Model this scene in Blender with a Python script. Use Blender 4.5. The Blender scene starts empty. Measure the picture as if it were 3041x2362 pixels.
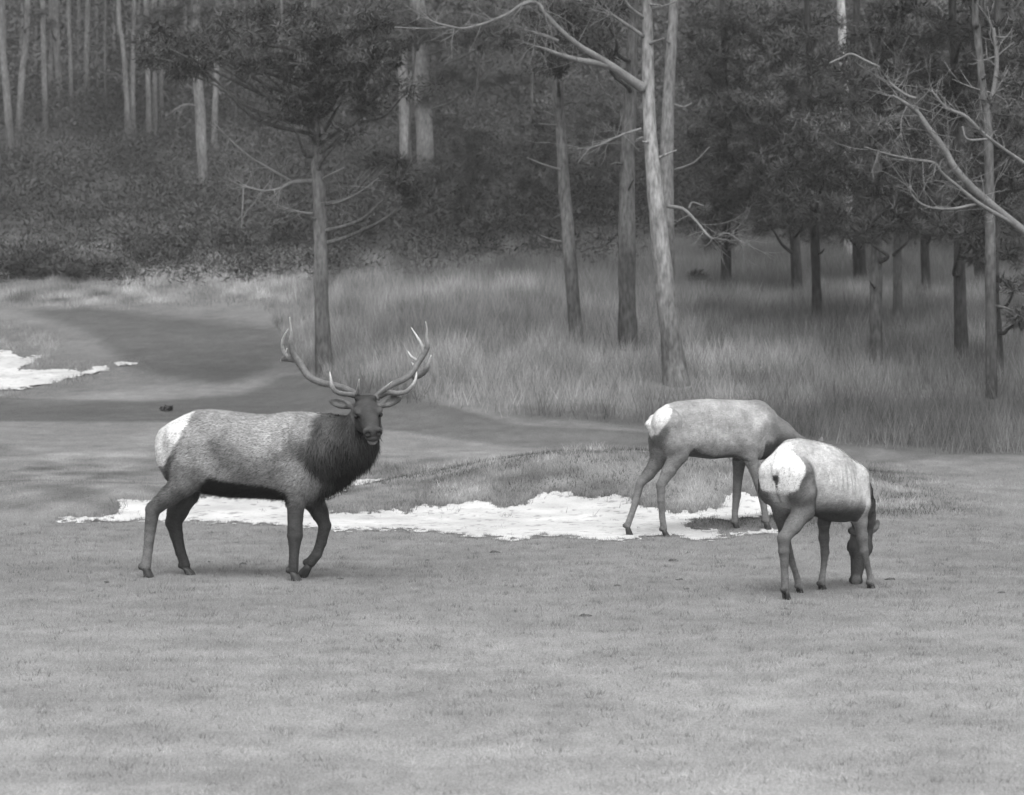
import bpy, math, numpy as np
from mathutils import Vector
R = math.radians
rng = np.random.default_rng(7)
sc = bpy.context.scene
C = sc.collection

# ------------------------------------------------------------------ camera
F = 8633.0                    # focal length in photograph pixels (3041 wide)
CX, CY, HC = 1520.5, 1181.0, 2.4
PITCH = math.atan(290.0 / F)
cd = bpy.data.cameras.new('camera')
cam = bpy.data.objects.new('camera', cd); C.objects.link(cam)
cd.sensor_width = 36.0; cd.lens = 36.0 * F / 3041.0
cd.clip_start = 0.5; cd.clip_end = 1500
cd.dof.use_dof = True; cd.dof.focus_distance = 24.9; cd.dof.aperture_fstop = 4.2
cam.location = (0, 0, HC); cam.rotation_euler = (R(90) - PITCH, 0, 0)
sc.camera = cam

# ------------------------------------------------------------------ sky and sun (overcast, black-and-white film)
SUN_EL, SUN_AZ = 58.0, 176.0
w = bpy.data.worlds.new('World'); sc.world = w; w.use_nodes = True
nt = w.node_tree; nt.nodes.clear()
sky = nt.nodes.new('ShaderNodeTexSky'); sky.sky_type = 'NISHITA'; sky.sun_disc = False
sky.sun_elevation = R(SUN_EL); sky.sun_rotation = R(SUN_AZ); sky.air_density = 1.5; sky.dust_density = 4.0
bw = nt.nodes.new('ShaderNodeRGBToBW'); bg = nt.nodes.new('ShaderNodeBackground'); wo = nt.nodes.new('ShaderNodeOutputWorld')
bg.inputs['Strength'].default_value = 0.12
nt.links.new(sky.outputs[0], bw.inputs[0]); nt.links.new(bw.outputs[0], bg.inputs[0]); nt.links.new(bg.outputs[0], wo.inputs[0])
sl = bpy.data.lights.new('sun', 'SUN'); sl.energy = 1.0; sl.angle = R(45)
sun = bpy.data.objects.new('sun', sl); C.objects.link(sun)
sd = Vector((math.sin(R(SUN_AZ)) * math.cos(R(SUN_EL)), math.cos(R(SUN_AZ)) * math.cos(R(SUN_EL)), math.sin(R(SUN_EL))))
sun.rotation_euler = sd.to_track_quat('Z', 'Y').to_euler(); sun.location = (0, 0, 40)
vs = sc.view_settings; vs.view_transform = 'Standard'; vs.look = 'None'; vs.gamma = 1.0; vs.use_curve_mapping = False
vs.exposure = 1.22

# ------------------------------------------------------------------ small maths helpers
def ray(u, v):
    X = (np.asarray(u, float) - CX) / F; Y = -(np.asarray(v, float) - CY) / F
    c, s = math.cos(PITCH), math.sin(PITCH)
    return np.stack([X, Y * s + c, Y * c - s], -1)
def at(u, v, d):                                   # photograph pixel -> world point at distance y = d
    r = ray(u, v); t = np.asarray(d, float) / r[..., 1]
    return r * np.asarray(t)[..., None] + np.array([0, 0, HC])
def proj(P):
    c, s = math.cos(PITCH), math.sin(PITCH)
    x, y, z = P[..., 0], P[..., 1], P[..., 2] - HC
    fw = y * c - z * s; up = y * s + z * c
    return CX + F * x / fw, CY - F * up / fw
def sstep(a, b, x):
    t = np.clip((x - a) / (b - a), 0, 1); return t * t * (3 - 2 * t)
def _h(i, j, seed):
    n = (i.astype(np.int64) * 374761393 + j.astype(np.int64) * 668265263 + seed * 982451653) & 0x7fffffff
    n = ((n ^ (n >> 13)) * 1274126177) & 0x7fffffff
    return ((n ^ (n >> 16)) & 0xffff) / 65535.0
def vnoise(x, y, seed=0):
    x = np.asarray(x, float); y = np.asarray(y, float)
    i, j = np.floor(x), np.floor(y); fx, fy = x - i, y - j
    fx = fx * fx * (3 - 2 * fx); fy = fy * fy * (3 - 2 * fy)
    a = _h(i, j, seed); b = _h(i + 1, j, seed); c = _h(i, j + 1, seed); d = _h(i + 1, j + 1, seed)
    return (a * (1 - fx) + b * fx) * (1 - fy) + (c * (1 - fx) + d * fx) * fy
def fbm(x, y, seed=0, o=4):
    s = 0; a = 0.5; n = 0
    for k in range(o):
        s = s + a * vnoise(x * 2 ** k, y * 2 ** k, seed + k * 17); n += a; a *= 0.5
    return s / n
def inpoly(u, v, poly):
    poly = np.asarray(poly, float); x1, y1 = poly[:, 0], poly[:, 1]; x2, y2 = np.roll(x1, -1), np.roll(y1, -1)
    r = np.zeros(np.shape(u), bool)
    for a, b, c, d in zip(x1, y1, x2, y2):
        if b == d: continue
        cond = (b > v) != (d > v)
        r ^= cond & (u < (c - a) * (v - b) / (d - b) + a)
    return r
def softpoly(u, v, poly, sx, sy, n=9):             # blurred polygon mask
    m = np.zeros(np.shape(u))
    for k in range(n):
        a = 2.399 * k; q = math.sqrt((k + .5) / n)
        m += inpoly(u + sx * q * math.cos(a), v + sy * q * math.sin(a), poly)
    return m / n
def cropxy(pts, ox, oy, s): return [(ox + a / s, oy + b / s) for a, b in pts]

# ------------------------------------------------------------------ object helpers
def tag(o, label=None, cat=None, group=None, kind=None):
    if label: o['label'] = label
    if cat: o['category'] = cat
    if group: o['group'] = group
    if kind: o['kind'] = kind
    return o
def empty(name, loc, rz=0.0):
    o = bpy.data.objects.new(name, None); C.objects.link(o); o.location = tuple(float(c) for c in loc)
    o.rotation_euler = (0, 0, rz); o.empty_display_size = 0.2
    return o
def mk(name, V, T, mat, parent=None, tone=None, nrm=None, smooth=True, face=None):
    V = np.ascontiguousarray(V, np.float32); T = np.array(T, np.int32); k = T.shape[1]
    if nrm is not None:                              # wind every leaf or hair so that its outer side is its front
        g = np.cross(V[T[:, 1]] - V[T[:, 0]], V[T[:, 2]] - V[T[:, 0]]); ref = np.asarray(nrm)[T[:, 0]] if face is None else np.asarray(face)
        fl = (g * ref).sum(1) < 0; T[fl] = T[fl][:, ::-1]
    me = bpy.data.meshes.new(name)
    me.vertices.add(len(V)); me.vertices.foreach_set('co', V.ravel())
    me.loops.add(T.size); me.loops.foreach_set('vertex_index', T.ravel())
    me.polygons.add(len(T)); me.polygons.foreach_set('loop_start', np.arange(0, T.size, k, dtype=np.int32))
    me.update(calc_edges=True)
    me.polygons.foreach_set('use_smooth', np.full(len(T), smooth))
    if tone is not None:
        a = me.attributes.new('tone', 'FLOAT', 'POINT'); a.data.foreach_set('value', np.ascontiguousarray(tone, np.float32))
    if nrm is not None:
        a = me.attributes.new('custom_normal', 'FLOAT_VECTOR', 'POINT'); a.data.foreach_set('vector', np.ascontiguousarray(nrm, np.float32).ravel())
    if mat: me.materials.append(mat)
    o = bpy.data.objects.new(name, me); C.objects.link(o)
    if parent: o.parent = parent
    return o

# ------------------------------------------------------------------ materials (grey scale, as on the film)
def material(name, base=None, rough=0.9, ns=(8,), amp=(0.3,), stretch=(1, 1, 1), bump=0.0, bscale=60, spec=0.15, trans=0.0):
    m = bpy.data.materials.new(name); m.use_nodes = True; t = m.node_tree; p = t.nodes['Principled BSDF']
    p.inputs['Roughness'].default_value = rough; p.inputs['Specular IOR Level'].default_value = spec
    if base is None:
        a = t.nodes.new('ShaderNodeAttribute'); a.attribute_name = 'tone'; cur = a.outputs['Fac']
    else:
        v = t.nodes.new('ShaderNodeValue'); v.outputs[0].default_value = base; cur = v.outputs[0]
    tc = t.nodes.new('ShaderNodeTexCoord'); mp = t.nodes.new('ShaderNodeMapping'); mp.inputs['Scale'].default_value = stretch
    t.links.new(tc.outputs['Object'], mp.inputs['Vector'])
    for s, q in zip(ns, amp):
        n = t.nodes.new('ShaderNodeTexNoise'); n.inputs['Scale'].default_value = s; n.inputs['Detail'].default_value = 4
        t.links.new(mp.outputs[0], n.inputs['Vector'])
        r = t.nodes.new('ShaderNodeMapRange'); r.inputs['From Min'].default_value = 0.28; r.inputs['From Max'].default_value = 0.72
        r.inputs['To Min'].default_value = 1 - q; r.inputs['To Max'].default_value = 1 + q
        t.links.new(n.outputs['Fac'], r.inputs['Value'])
        mu = t.nodes.new('ShaderNodeMath'); mu.operation = 'MULTIPLY'
        t.links.new(cur, mu.inputs[0]); t.links.new(r.outputs[0], mu.inputs[1]); cur = mu.outputs[0]
    t.links.new(cur, p.inputs['Base Color'])
    if bump:
        n = t.nodes.new('ShaderNodeTexNoise'); n.inputs['Scale'].default_value = bscale; n.inputs['Detail'].default_value = 5
        t.links.new(mp.outputs[0], n.inputs['Vector'])
        b = t.nodes.new('ShaderNodeBump'); b.inputs['Strength'].default_value = bump; b.inputs['Distance'].default_value = 0.02
        t.links.new(n.outputs['Fac'], b.inputs['Height']); t.links.new(b.outputs[0], p.inputs['Normal'])
    if trans:
        tr = t.nodes.new('ShaderNodeBsdfTranslucent'); mx = t.nodes.new('ShaderNodeMixShader'); mx.inputs[0].default_value = trans
        out = t.nodes['Material Output']
        t.links.new(cur, tr.inputs['Color']); t.links.new(p.outputs[0], mx.inputs[1]); t.links.new(tr.outputs[0], mx.inputs[2])
        t.links.new(mx.outputs[0], out.inputs['Surface'])
    return m
M_ground = material('turf soil', None, 0.95, (0.7, 6, 60), (0.10, 0.12, 0.25), (1, .45, 1), 0.6, 70)
M_blade = material('grass blade', None, 0.85, (3,), (0.1,), trans=0.25)
M_sand = material('bunker sand', None, 0.95, (5, 60), (0.04, 0.07), (1, 1, 1), 0.9, 16)
M_bark = material('pine bark', None, 0.95, (3, 22), (0.3, 0.5), (1, 1, .3), 1.0, 18)
M_dead = material('weathered dead wood', 0.165, 0.9, (6, 40), (0.25, 0.2), bump=0.4, bscale=60)
M_leaf = material('pine needle', None, 0.75, (2,), (0.12,), trans=0.2)
M_coat = material('elk coat', None, 0.85, (9, 45, 140), (0.13, 0.14, 0.12), (.6, 1, 1.2), 0.35, 110, spec=0.1)
M_fur = material('elk fur', None, 0.8, (9, 60), (0.13, 0.12), (.6, 1, 1.2), spec=0.1)
M_antler = material('antler', None, 0.42, (14, 70), (0.2, 0.2), (1, 1, 1), 0.4, 80, spec=0.3)
M_hoof = material('hoof horn', 0.03, 0.5, (30,), (0.3,), spec=0.3)
M_eye = material('eye', 0.012, 0.15, (30,), (0.1,), spec=0.5)
M_soil = material('turf clod soil', 0.07, 0.95, (20,), (0.4,), bump=0.6, bscale=40)

# ------------------------------------------------------------------ terrain
YL = [-20, 29, 31, 33, 36, 40, 44, 50, 56, 66, 75, 90, 120, 160, 230]; ZL = [0, 0, 0, .10, .25, .42, .555, .79, 1.32, 2.29, 3.4, 5.4, 10.2, 19, 36]
YR = [-20, 29, 31, 33, 36, 40, 43, 46, 52, 58, 66, 74, 90, 120, 160, 230]; ZR = [0, 0, 0, .04, .15, .38, .6, 1.15, 1.75, 2.15, 2.65, 3.5, 5.5, 10.2, 19, 36]
_yy = np.arange(-20, 230, .25)
def _sm(a):
    k = np.exp(-np.linspace(-2, 2, 13) ** 2); k /= k.sum(); return np.convolve(np.pad(a, 6, mode='edge'), k, 'valid')
_zl = _sm(np.interp(_yy, YL, ZL)); _zr = _sm(np.interp(_yy, YR, ZR))
def zt(x, y):
    x = np.asarray(x, float); y = np.asarray(y, float)
    b = sstep(-.085, -.02, x / np.maximum(y, 20))
    z = np.interp(y, _yy, _zl) * (1 - b) + np.interp(y, _yy, _zr) * b
    e = np.abs((x - 1.7) / 2.5) ** 3 + np.abs((y - 35.3) / 1.75) ** 2.4
    z = z + .43 * np.exp(-e)                                                     # rough mound behind the bunker
    z = z + .13 * np.exp(-((x - 2.7) / .95) ** 2 - ((y - 30.7) / .75) ** 2)      # raised grass tongue
    z = z + .10 * np.exp(-((x + 5.2) / 1.6) ** 2 - ((y - 33.6) / 1.1) ** 2)
    z = z + (fbm(x / 2.6, y / 2.6, 5, 3) - .5) * (.02 + .10 * sstep(30.5, 36, y) + .25 * sstep(55, 80, y))
    return z
def hit(u, v, lo=13.0, hi=150.0):                  # photograph pixel -> point on the terrain
    d = np.arange(lo, hi, .05); P = at(np.full(d.shape, float(u)), np.full(d.shape, float(v)), d)
    g = P[:, 2] - zt(P[:, 0], P[:, 1]); k = np.argmax(g <= 0)
    if g[k] > 0: k = len(d) - 1
    return P[k]

# sand outlines (photograph pixels)
c1 = lambda p: cropxy(p, 950, 1250, 2.08); c2 = lambda p: cropxy(p, 1900, 1350, 1.914); c8 = lambda p: cropxy(p, 0, 900, 2.184)
SAND_A = (c8([(370, 1407), (520, 1387), (640, 1390), (770, 1380), (785, 1330), (760, 1290), (830, 1275), (900, 1281), (960, 1286), (1040, 1278), (1200, 1262), (1400, 1255), (1650, 1265), (1850, 1285)])
          + c1([(-40, 530), (20, 545), (120, 575), (240, 570), (380, 560), (480, 545), (520, 570), (560, 555), (600, 525), (700, 520), (760, 540), (800, 510), (880, 512), (1000, 490), (1060, 520), (1110, 535), (1200, 535), (1300, 500), (1330, 460), (1400, 436), (1480, 430), (1560, 455), (1650, 480), (1720, 480), (1800, 465), (1870, 460), (1905, 480)])
          + c2([(0, 292), (100, 300), (200, 332), (330, 322), (470, 300), (475, 240), (560, 215), (740, 250), (900, 300), (800, 345), (700, 352), (545, 374), (450, 360), (350, 370), (270, 385), (230, 415), (340, 427), (430, 432), (480, 465), (600, 442), (720, 425), (830, 432), (860, 452), (760, 452), (620, 447), (480, 474), (420, 490), (300, 490), (200, 465), (100, 461), (0, 470)])
          + c1([(1980, 730), (1800, 740), (1700, 735), (1550, 715), (1380, 710), (1260, 730), (1150, 735), (1050, 715), (920, 715), (850, 700), (700, 690), (600, 680), (450, 672), (250, 675), (80, 672)])
          + c8([(2000, 1450), (1800, 1436), (1500, 1422), (1200, 1418), (940, 1415), (800, 1415), (600, 1415), (370, 1421)]))
SAND_B = c1([(5, 490), (60, 430), (130, 385), (230, 365), (330, 363), (440, 345), (500, 338), (470, 350), (345, 378), (250, 395), (180, 410), (110, 460), (40, 488)])
SAND_C = c8([(-160, 300), (0, 310), (60, 310), (110, 340), (150, 360), (285, 340), (210, 388), (100, 432), (180, 435), (250, 440), (330, 435), (430, 430), (505, 438), (525, 462), (560, 440), (640, 410), (690, 413), (702, 435), (620, 455), (520, 475), (400, 500), (300, 530), (150, 550), (0, 567), (-160, 580)])
SAND_D = c8([(745, 390), (800, 383), (880, 388), (885, 400), (800, 404), (755, 412)])
def sandmask(x, y, z=None):
    if z is None: z = zt(x, y)
    u, v = proj(np.stack([x, y, z], -1))
    ju = (fbm(x * 9, y * 9, 31, 4) - .5) * 46; jv = (fbm(x * 12, y * 7, 47, 4) - .5) * 26
    m = np.zeros(np.shape(x), bool)
    near = (y > 28.5) & (y < np.where((x > -1.2) & (x < 5.5), 35.0, 38.5))
    m |= near & (inpoly(u + ju, v + jv, SAND_A) | inpoly(u + ju * .5, v + jv * .5, SAND_B))
    far = (y > 46) & (y < 66) & (x < -2)
    m |= far & (inpoly(u + ju * .6, v + jv * .6, SAND_C) | inpoly(u + ju * .3, v + jv * .3, SAND_D))
    return m
# tone zones of the grass (photograph pixels -> darker and paler turf: mown, rough, tussock, grass below the trees)
d2 = lambda p: [(a / .71817, b / .71817) for a, b in p]
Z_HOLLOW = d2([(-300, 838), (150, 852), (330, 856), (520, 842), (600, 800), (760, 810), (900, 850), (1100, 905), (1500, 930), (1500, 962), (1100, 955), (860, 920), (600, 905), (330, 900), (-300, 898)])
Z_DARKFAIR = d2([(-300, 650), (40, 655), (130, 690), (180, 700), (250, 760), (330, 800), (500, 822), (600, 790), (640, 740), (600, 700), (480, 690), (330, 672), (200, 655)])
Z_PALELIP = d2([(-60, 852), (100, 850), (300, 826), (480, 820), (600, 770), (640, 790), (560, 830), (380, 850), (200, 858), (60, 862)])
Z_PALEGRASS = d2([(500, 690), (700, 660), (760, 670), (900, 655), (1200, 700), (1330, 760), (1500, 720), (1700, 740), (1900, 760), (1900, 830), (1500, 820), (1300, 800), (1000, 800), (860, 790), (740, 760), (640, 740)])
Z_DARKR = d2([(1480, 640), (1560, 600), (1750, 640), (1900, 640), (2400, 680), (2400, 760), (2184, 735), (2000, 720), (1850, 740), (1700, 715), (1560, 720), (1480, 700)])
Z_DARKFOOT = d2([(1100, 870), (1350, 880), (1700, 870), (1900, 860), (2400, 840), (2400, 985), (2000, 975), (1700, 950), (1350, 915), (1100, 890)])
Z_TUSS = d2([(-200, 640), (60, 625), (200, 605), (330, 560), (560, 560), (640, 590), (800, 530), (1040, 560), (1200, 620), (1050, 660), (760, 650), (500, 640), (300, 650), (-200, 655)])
def tone_at(x, y, z):
    u, v = proj(np.stack([x, y, z], -1))
    n1 = fbm(x / 1.1, y / 2.4, 3, 4); n2 = fbm(x / .28, y / .28, 9, 3); n3 = fbm(x / 4.5 + y * .15, y / .7, 71, 4)
    t = .20 + .05 * (n1 - .5) + .08 * (n2 - .5)
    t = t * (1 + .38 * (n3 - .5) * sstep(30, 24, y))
    t = t * (1 + .40 * sstep(25, 14.5, y))                              # paler towards the near ground: stronger light put into the sward's tone
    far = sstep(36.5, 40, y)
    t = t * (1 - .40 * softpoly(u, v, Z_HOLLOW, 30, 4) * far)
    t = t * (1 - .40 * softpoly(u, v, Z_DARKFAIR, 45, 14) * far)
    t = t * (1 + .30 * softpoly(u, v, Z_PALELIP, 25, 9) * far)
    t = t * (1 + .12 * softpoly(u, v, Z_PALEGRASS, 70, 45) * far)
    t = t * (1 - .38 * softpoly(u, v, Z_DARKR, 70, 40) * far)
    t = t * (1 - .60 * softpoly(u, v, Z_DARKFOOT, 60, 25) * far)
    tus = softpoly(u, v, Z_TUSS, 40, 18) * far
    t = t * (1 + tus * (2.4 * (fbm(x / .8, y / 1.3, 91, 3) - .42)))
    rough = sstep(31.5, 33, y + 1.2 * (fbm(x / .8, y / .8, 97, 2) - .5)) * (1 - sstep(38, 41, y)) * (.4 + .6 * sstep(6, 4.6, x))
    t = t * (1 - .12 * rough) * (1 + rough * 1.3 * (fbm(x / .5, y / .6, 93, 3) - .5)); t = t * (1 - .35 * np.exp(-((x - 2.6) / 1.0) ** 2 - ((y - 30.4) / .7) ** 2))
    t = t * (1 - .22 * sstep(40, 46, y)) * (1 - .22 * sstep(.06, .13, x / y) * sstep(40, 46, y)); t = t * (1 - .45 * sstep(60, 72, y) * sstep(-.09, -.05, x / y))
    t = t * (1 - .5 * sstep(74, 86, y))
    return np.clip(t, .02, .6)

gx = np.concatenate([-np.geomspace(150, 14.5, 26), np.arange(-14, 14.01, .11), np.geomspace(14.5, 150, 26)])
gy = np.concatenate([np.linspace(-20, 11, 14), np.arange(12, 45, .11), np.arange(45, 82, .3), np.geomspace(82, 228, 60)])
X, Y = np.meshgrid(gx, gy); Z = zt(X, Y); nx, ny = len(gx), len(gy)
idx = np.arange(nx * ny).reshape(ny, nx)
Q = np.stack([idx[:-1, :-1], idx[:-1, 1:], idx[1:, 1:], idx[1:, :-1]], -1).reshape(-1, 4)
Z = Z - .035 * sandmask(X, Y, Z)
gV = np.stack([X, Y, Z], -1).reshape(-1, 3)
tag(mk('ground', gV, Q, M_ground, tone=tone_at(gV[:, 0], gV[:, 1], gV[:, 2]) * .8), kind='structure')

def sand_sheet(name, x0, x1, y0, y1, sx, sy, lift, sel):
    xs = np.arange(x0, x1, sx); ys = np.arange(y0, y1, sy)
    xc, yc = np.meshgrid(xs[:-1] + sx / 2, ys[:-1] + sy / 2); keep = sandmask(xc, yc) & sel(xc, yc)
    Xs, Ys = np.meshgrid(xs, ys)
    Zs = zt(Xs, Ys) + lift + (fbm(Xs / .18, Ys / .18, 12, 3) - .5) * .016
    i = np.arange(Xs.size).reshape(Xs.shape); q = np.stack([i[:-1, :-1], i[:-1, 1:], i[1:, 1:], i[1:, :-1]], -1)[keep]
    used, inv = np.unique(q, return_inverse=True); V = np.stack([Xs, Ys, Zs], -1).reshape(-1, 3)[used]
    t = .42 + .26 * (fbm(V[:, 0] / .4, V[:, 1] / .4, 77, 4) - .5); spk = fbm(V[:, 0] / .07, V[:, 1] / .1, 78, 2) > .74
    t[spk] *= .62
    tag(mk(name, V, inv.reshape(-1, 4), M_sand, tone=t), kind='structure')
sand_sheet('sand_bunker', -6.2, 8.0, 28.6, 38.5, .022, .035, .004, lambda x, y: True)
sand_sheet('sand_bunker', -12.5, -4.5, 46.5, 66, .04, .06, .006, lambda x, y: True)

# ------------------------------------------------------------------ grass
def scatter(n, y0, y1, k=.205):
    y = np.sqrt(rng.uniform(y0 * y0, y1 * y1, n)); x = rng.uniform(-k, k, n) * y
    return x, y
def blades(name, x, y, h, wd, lean, tone, label, seg=1, upmix=.75, mat=None):
    n = len(x); z = zt(x, y); a = rng.uniform(0, 6.283, n); side = np.stack([np.cos(a), np.sin(a) * .5, np.zeros(n)], -1)
    b = rng.uniform(0, 6.283, n); ln = np.stack([np.cos(b), np.sin(b), np.zeros(n)], -1) * (lean * h * rng.uniform(.2, 1, n))[:, None]
    base = np.stack([x, y, z - .01], -1); W = np.broadcast_to(wd, (n,))[:, None] * np.ones((n, 1))
    up = np.array([0, 0, 1.0])
    tip = base + up * h[:, None] + ln
    if seg == 1:
        V = np.stack([base - side * W / 2, base + side * W / 2, tip], 1).reshape(-1, 3); T = np.arange(3 * n).reshape(n, 3); k = 3
        tt = np.stack([tone * .9, tone * .9, tone * 1.05], 1).ravel()
    else:
        mid = base + up * (h * .6)[:, None] + ln * .3
        V = np.stack([base - side * W / 2, base + side * W / 2, mid + side * W * .4, mid - side * W * .4, tip], 1).reshape(-1, 3)
        i = np.arange(n)[:, None] * 5; T = np.concatenate([i + [0, 1, 2], i + [0, 2, 3], i + [3, 2, 4]], 0); k = 5
        tt = np.stack([tone * .7, tone * .7, tone, tone, tone * 1.2], 1).ravel()
    fn = np.stack([-np.sin(a) * .3, -np.abs(np.cos(a)), np.zeros(n)], -1)
    N = fn * (1 - upmix) + up * upmix; N /= np.linalg.norm(N, axis=1)[:, None]
    return tag(mk(name, V, T, mat or M_blade, tone=tt, nrm=np.repeat(N, k, 0), face=(0, -1, .5)), label, 'grass', kind='stuff')
def tall_field(x, y):                               # 0 mown .. 1 tall seeding grass
    u, v = proj(np.stack([x, y, zt(x, y)], -1)); u = u * .71817; v = v * .71817
    edge = np.interp(u, [-400, 560, 640, 760, 900, 1100, 1330, 1600, 1900, 2184, 2600], [655, 655, 800, 850, 865, 890, 905, 930, 960, 985, 990])
    m = sstep(edge + 6, edge - 14, v) * (y > 38)
    left = (u < 560)
    m = np.where(left, sstep(668, 640, v) * (y > 50) * .8, m)
    return m
# close turf
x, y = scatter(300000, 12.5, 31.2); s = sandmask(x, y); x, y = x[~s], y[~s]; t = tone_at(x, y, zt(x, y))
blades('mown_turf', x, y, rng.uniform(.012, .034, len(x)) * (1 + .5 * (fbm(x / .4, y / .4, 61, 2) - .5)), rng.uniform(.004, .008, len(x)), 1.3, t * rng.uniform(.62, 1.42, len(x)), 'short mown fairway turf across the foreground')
cx_, cy_ = scatter(2600, 13, 31); qx = np.repeat(cx_, 14) + rng.normal(0, .03, 2600 * 14); qy = np.repeat(cy_, 14) + rng.normal(0, .03, 2600 * 14); s = sandmask(qx, qy); ct_ = np.repeat(rng.choice([.6, .75, 1.3], 2600), 14)[~s]; qx, qy = qx[~s], qy[~s]
blades('turf_tufts', qx, qy, rng.uniform(.02, .055, len(qx)), .006, 1.0, tone_at(qx, qy, zt(qx, qy)) * ct_ * rng.uniform(.8, 1.2, len(qx)), 'small uneven tufts and dead stems in the mown turf')
# rough and far fairway
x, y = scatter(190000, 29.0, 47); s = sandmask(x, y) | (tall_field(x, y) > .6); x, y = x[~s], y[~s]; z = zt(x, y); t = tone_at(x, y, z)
rgh = sstep(31, 32.6, y) * (1 - sstep(37.2, 39, y)) * (.18 + .82 * sstep(-3.0, -1.8, x) * sstep(5.8, 4.6, x + 1.2 * (fbm(x / .6, y / .6, 96, 2) - .5)))
rgh = rgh * (1 - .85 * np.exp(-((x + 2.05) / .9) ** 2 - ((y - 33.6) / 1.2) ** 2))
rgh = np.maximum(rgh, np.exp(-((x - 2.6) / 1.0) ** 2 - ((y - 30.4) / .7) ** 2))
clump = fbm(x / .35, y / .35, 62, 3)
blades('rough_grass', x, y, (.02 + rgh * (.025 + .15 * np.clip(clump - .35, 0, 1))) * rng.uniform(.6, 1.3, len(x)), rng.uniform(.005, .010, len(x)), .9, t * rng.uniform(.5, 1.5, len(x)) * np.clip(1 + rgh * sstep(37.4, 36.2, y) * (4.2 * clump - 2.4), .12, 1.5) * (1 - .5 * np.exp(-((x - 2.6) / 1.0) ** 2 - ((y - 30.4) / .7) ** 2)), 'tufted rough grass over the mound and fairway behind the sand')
x, y = scatter(230000, 44, 70, .20); k = (x / y < -.02) & (tall_field(x, y) < .5) & ~sandmask(x, y); x, y = x[k], y[k]; z = zt(x, y); t = tone_at(x, y, z)
u, v = proj(np.stack([x, y, z], -1)); bk = softpoly(u, v, c8([(-300, 120), (180, 130), (420, 230), (330, 360), (560, 400), (900, 370), (980, 440), (600, 500), (380, 560), (0, 620), (-300, 640)]), 40, 14)
cl_ = fbm(x / .5, y / 1.1, 98, 4); blades('bank_grass', x, y, (.02 + bk * .30 * np.clip(cl_ - .3, 0, 1)) * rng.uniform(.5, 1.3, len(x)), rng.uniform(.007, .014, len(x)), .9, t * rng.uniform(.6, 1.4, len(x)) * (1 + bk * (2.6 * cl_ - 1.2)), 'rough grass on the bank and far fairway round the left bunker')
# overhanging tufts along the edge of the sand
x, y = scatter(420000, 28.8, 37.5); q = sandmask(x, y); e = np.zeros(len(x), bool)
for ddx, ddy in ((.07, 0), (-.07, 0), (0, .12), (0, -.12)): e |= sandmask(x + ddx, y + ddy) != q
k = (e & ~q & ((x > -1.6) | (y < 32.3))) | (e & (rng.uniform(0, 1, len(x)) < .15)) | (q & (fbm(x / .12, y / .2, 66, 2) > .80) & (rng.uniform(0, 1, len(x)) < .12)); x, y = x[k], y[k]; t = tone_at(x, y, zt(x, y))
bk = sstep(31.2, 32.2, y); blades('edge_tufts', x, y, (.03 + .05 * bk) * rng.uniform(.5, 1.4, len(x)), rng.uniform(.005, .010, len(x)), .9, t * rng.uniform(.6, 1.25, len(x)), 'ragged grass fringe round the edge of the white sand')
# tall grass
x, y = scatter(520000, 39, 84, .215); tf = tall_field(x, y); k = rng.uniform(0, 1, len(x)) < tf * np.clip(1.9 * fbm(x / .8, y / .8, 63, 3) - .15, 0, 1); x, y, tf = x[k], y[k], tf[k]
z = zt(x, y); t = tone_at(x, y, z); hh = (.22 + .55 * fbm(x / 1.5, y / 1.5, 64, 3)) * rng.uniform(.45, 1.25, len(x)) * (.25 + .75 * tf)
u, v = proj(np.stack([x, y, z], -1)); u = u * .71817; lf = sstep(760, 620, u); hh = hh * .85 * (1 - .5 * lf); tn_ = fbm(x / .55, y / 1.0, 95, 3); hh = hh * (1 - lf + lf * (.2 + 1.7 * tn_)); t = t * (1 - lf + lf * (.45 + 1.25 * tn_))
blades('tall_grass', x, y, hh, rng.uniform(.006, .012, len(x)), .65, t * rng.uniform(.4, 1.65, len(x)) * (.35 + 1.3 * fbm(x / .45, y / 1.2, 68, 3)) * (.6 + .8 * fbm(x / 2.2, y / 3, 69, 3)), 'tall seeding grass on the bank below the trees', upmix=.6)

#@@ELK
# ------------------------------------------------------------------ implicit-surface animals
def smin(a, b, k):
    h = np.clip(.5 + .5 * (b - a) / k, 0, 1); return b * (1 - h) + a * h - k * h * (1 - h)
def d_cone(P, p):
    a, b, r1, r2, sy = p['a'], p['b'], p['r1'], p['r2'], p.get('sy', 1.0)
    ay = np.array([1, 1 / sy, 1]); Pq = P * ay; a = a * ay; b = b * ay
    ab = b - a; t = np.clip(((Pq - a) @ ab) / max(ab @ ab, 1e-9), 0, 1)
    q = Pq - a - t[..., None] * ab
    return (np.sqrt((q * q).sum(-1)) - (r1 + (r2 - r1) * t)) * min(1.0, sy)
def d_ell(P, p):
    q = (P - p['c']) @ p['M'].T / p['r']
    L = np.sqrt((q * q).sum(-1)); return (L - 1) * p['r'].min() if p.get('fast') else (L - 1) * L / np.maximum(np.sqrt(((q / p['r']) ** 2).sum(-1)), 1e-6)
def d_loft(P, p):
    x = P[..., 0]; S = p['S']
    zc = np.interp(x, S[:, 0], S[:, 1]); hh = np.interp(x, S[:, 0], S[:, 2]); hw = np.interp(x, S[:, 0], S[:, 3])
    dz = (P[..., 2] - zc) / hh; w2 = hw * (1 - p.get('egg', .18) * np.clip(dz, -1, 1))
    L = (np.abs(P[..., 1] / w2) ** 2.2 + np.abs(dz) ** 2.2) ** (1 / 2.2)
    d = (L - 1) * np.minimum(hh, w2)
    return np.maximum(d, np.maximum(S[0, 0] - x, x - S[-1, 0]))
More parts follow.
